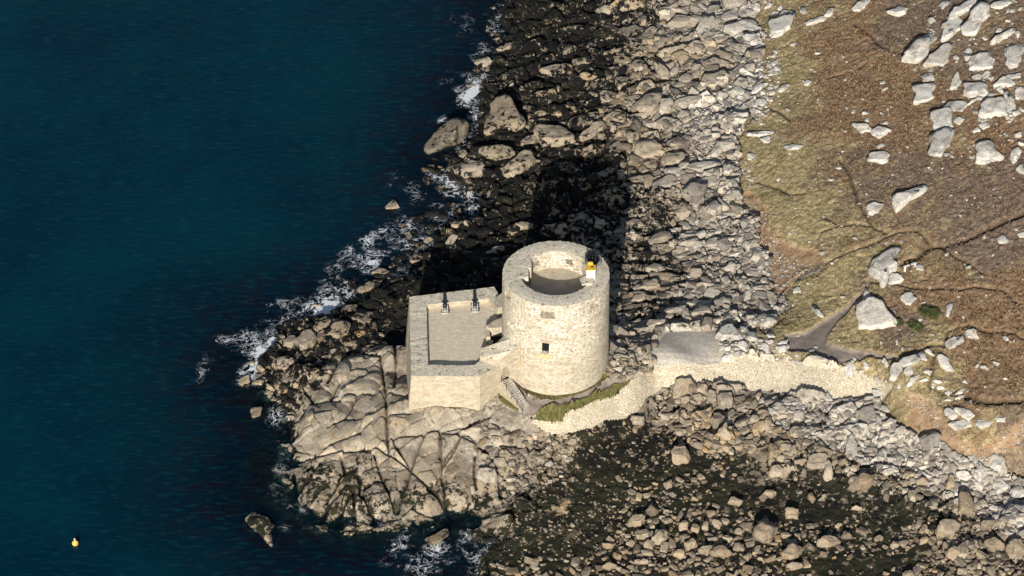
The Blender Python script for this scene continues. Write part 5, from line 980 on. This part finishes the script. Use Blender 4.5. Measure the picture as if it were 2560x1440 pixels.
scatter(nums('900,780 860,740 940,640 1060,520 1060,400 1180,400 1240,500 1200,640 1040,740'), 1500, .3, .9, 1.6, .9, zlow=-1.5, g=0., w=.72, dens=lambda x, y: .2 + 0 * x)
scatter(nums('1180,60 1290,-10 1300,120 1230,250 1170,240'), 300, .3, .8, 1.6, .9, zlow=-1.2, g=0., w=.75, dens=lambda x, y: .4 + 0 * x)
scatter(nums('560,920 700,820 800,760 760,860 680,1010 620,1040'), 90, .3, .8, 1.6, .9, zlow=-1.2, g=0., w=.75, dens=lambda x, y: .5 + 0 * x)
scatter(nums('640,870 760,820 900,790 960,850 820,900 760,960 730,1060 680,1000'), 500, .25, .7, 1.6, .8)
scatter(nums('1180,1060 1350,1090 1450,1100 1400,1200 1280,1240 1200,1180'), 420, .2, .55, 1.8, .8, g=.35, w=.15)
scatter(nums('1850,-10 1960,-10 1950,200 1900,330 1880,470 1830,430 1830,330 1880,240'), 900, .12, .6, 1.6, .85, ok=(0, 1), g=.95, w=0., dens=lambda x, y: ss(.42, .6, fbm(x / 4, y / 4, 3, 760)))

lib = []
def hull(k):
    q = np.random.default_rng(900 + k); n0 = 8 + int(q.integers(0, 7)); c = np.array([(i, j, l) for i in (-1, 1) for j in (-1, 1) for l in (-1, 1)], float) * .72
    c = c + q.normal(size=c.shape) * .17; e_ = q.normal(size=(n0 - 4, 3)); e_ /= np.linalg.norm(e_, axis=1)[:, None]; pts = np.concatenate([c, e_ * q.uniform(.85, 1.1, (len(e_), 1))]) * (q.uniform(1, 1.35), q.uniform(.65, 1.), q.uniform(.45, .85))
    bm = bmesh.new(); [bm.verts.new(p) for p in pts]; bmesh.ops.convex_hull(bm, input=bm.verts[:]); bmesh.ops.delete(bm, geom=[v for v in bm.verts if not v.link_faces], context='VERTS')
    bmesh.ops.bevel(bm, geom=bm.edges[:], offset=.06, segments=1, affect='EDGES') if k % 2 else None; bmesh.ops.triangulate(bm, faces=bm.faces[:]); bm.verts.index_update()
    V = np.array([v.co[:] for v in bm.verts]); Fc = np.array([[v.index for v in f.verts] for f in bm.faces]); bm.free(); return (1 + k % 2, V, Fc)
lib = [hull(k) for k in range(60)]
l1_ = [q for q in lib if q[0] == 1]; l2_ = [q for q in lib if q[0] == 2]
PLa = np.array([q[:4] for q in PL]); N_ = len(PL); print('STONES', N_)
gs_ = grey(PLa[:, 0], PLa[:, 1]); ws_ = weed(PLa[:, 0], PLa[:, 1]); rv = rng.uniform(0, 1, N_)
Vs, Fs, Ag, Aw, Ar = [], [], [], [], []; off = 0
for k in range(N_):
    x, y, z, r, gg, ww, br = PL[k]; L_ = l2_ if r > .3 else l1_; _, U, Fc = L_[k % len(L_)]
    a = rng.uniform(0, 6.28); b = rng.uniform(-.5, .5); ca, sa, cb, sb = cos(a), sin(a), cos(b), sin(b)
    M3 = np.array([[ca, -sa, 0], [sa, ca, 0], [0, 0, 1]]) @ np.array([[1, 0, 0], [0, cb, -sb], [0, sb, cb]])
    V = (U * r * 1.12) @ M3.T; V += (x, y, z + r * .12); Vs.append(V); Fs.append(Fc + off); off += len(V)
    n = len(V); g_ = (gs_[k] if gg is None else gg) + rng.uniform(-.22, .22); w_ = (ws_[k] if ww is None else ww) + rng.uniform(-.08, .30) + (.12 if ww is None and ws_[k] > .5 else 0)
    Ag.append(np.full(n, min(1, max(0, g_)))); Aw.append(np.full(n, 0 if (ws_[k] if ww is None else ww) < .04 else min(1, max(0, w_)))); Ar.append(np.full(n, min(1, rv[k] + br)))
o = link('loose_stones', mesh_np('loose_stones', np.concatenate(Vs), np.concatenate(Fs), dict(grey=np.concatenate(Ag), weed=np.concatenate(Aw), rnd=np.concatenate(Ar), gap=np.zeros(off)), False), M['rock'])
o['kind'] = 'stuff'; o['label'] = 'countless loose stones and cobbles strewn over shore, bay and shingle'
# ---------------------------------------------------------------- tufts of bracken, heather and grass
NT = 60000; tx = rng.uniform(12, 71, NT); ty = rng.uniform(-38, 96, NT); zt_ = zid(tx, ty); P_ = zt_ == 1; tx, ty = tx[P_], ty[P_]
keep = ~np.array([(((BX - a) ** 2 + (BY - b) ** 2) < (BR * .95) ** 2).any() for a, b in zip(tx, ty)]); tx, ty = tx[keep], ty[keep]
dt_ = bil(dtr, tx, ty, XS, YS) > .35; cl_ = fbm(tx / 1.8, ty / 1.8, 3, 770) > .44; tx, ty = tx[dt_ & cl_], ty[dt_ & cl_]; n = len(tx); tz = hz(tx, ty)
K_ = 6; a = rng.uniform(0, 2 * pi, (n, K_)); bb = bil(Qb, tx, ty); sz = (.13 + .16 * bb[:, None]) * rng.uniform(.6, 1.4, (n, K_)); le = rng.uniform(.5, 1.25, (n, K_))
c0 = np.stack([tx[:, None] + 0 * a, ty[:, None] + 0 * a, tz[:, None] - .03 + 0 * a], -1); dr = np.stack([np.cos(a), np.sin(a), 0 * a], -1); pr_ = np.stack([-np.sin(a), np.cos(a), 0 * a], -1)
A_ = c0 + pr_ * sz[..., None] * .35; B_ = c0 - pr_ * sz[..., None] * .35; T_ = c0 + dr * (sz * le)[..., None] + np.array([0, 0, 1.]) * (sz * 1.05)[..., None]
V = np.stack([A_, B_, T_], 2).reshape(-1, 3); rep_ = lambda v: np.repeat(v, 3 * K_)
o = link('heath_tufts', mesh_np('heath_tufts', V, np.arange(len(V)).reshape(-1, 3), dict(bracken=np.clip(rep_(bb + rng.uniform(-.25, .25, n)), 0, 1), heather=np.clip(rep_(bil(Qh, tx, ty) + rng.uniform(-.2, .2, n)), 0, 1), trench=rep_(0 * bb))), M['heath'])
o['kind'] = 'stuff'; o['label'] = 'tufts of bracken, heather and dry grass over the heath'; print('TUFTS', n)
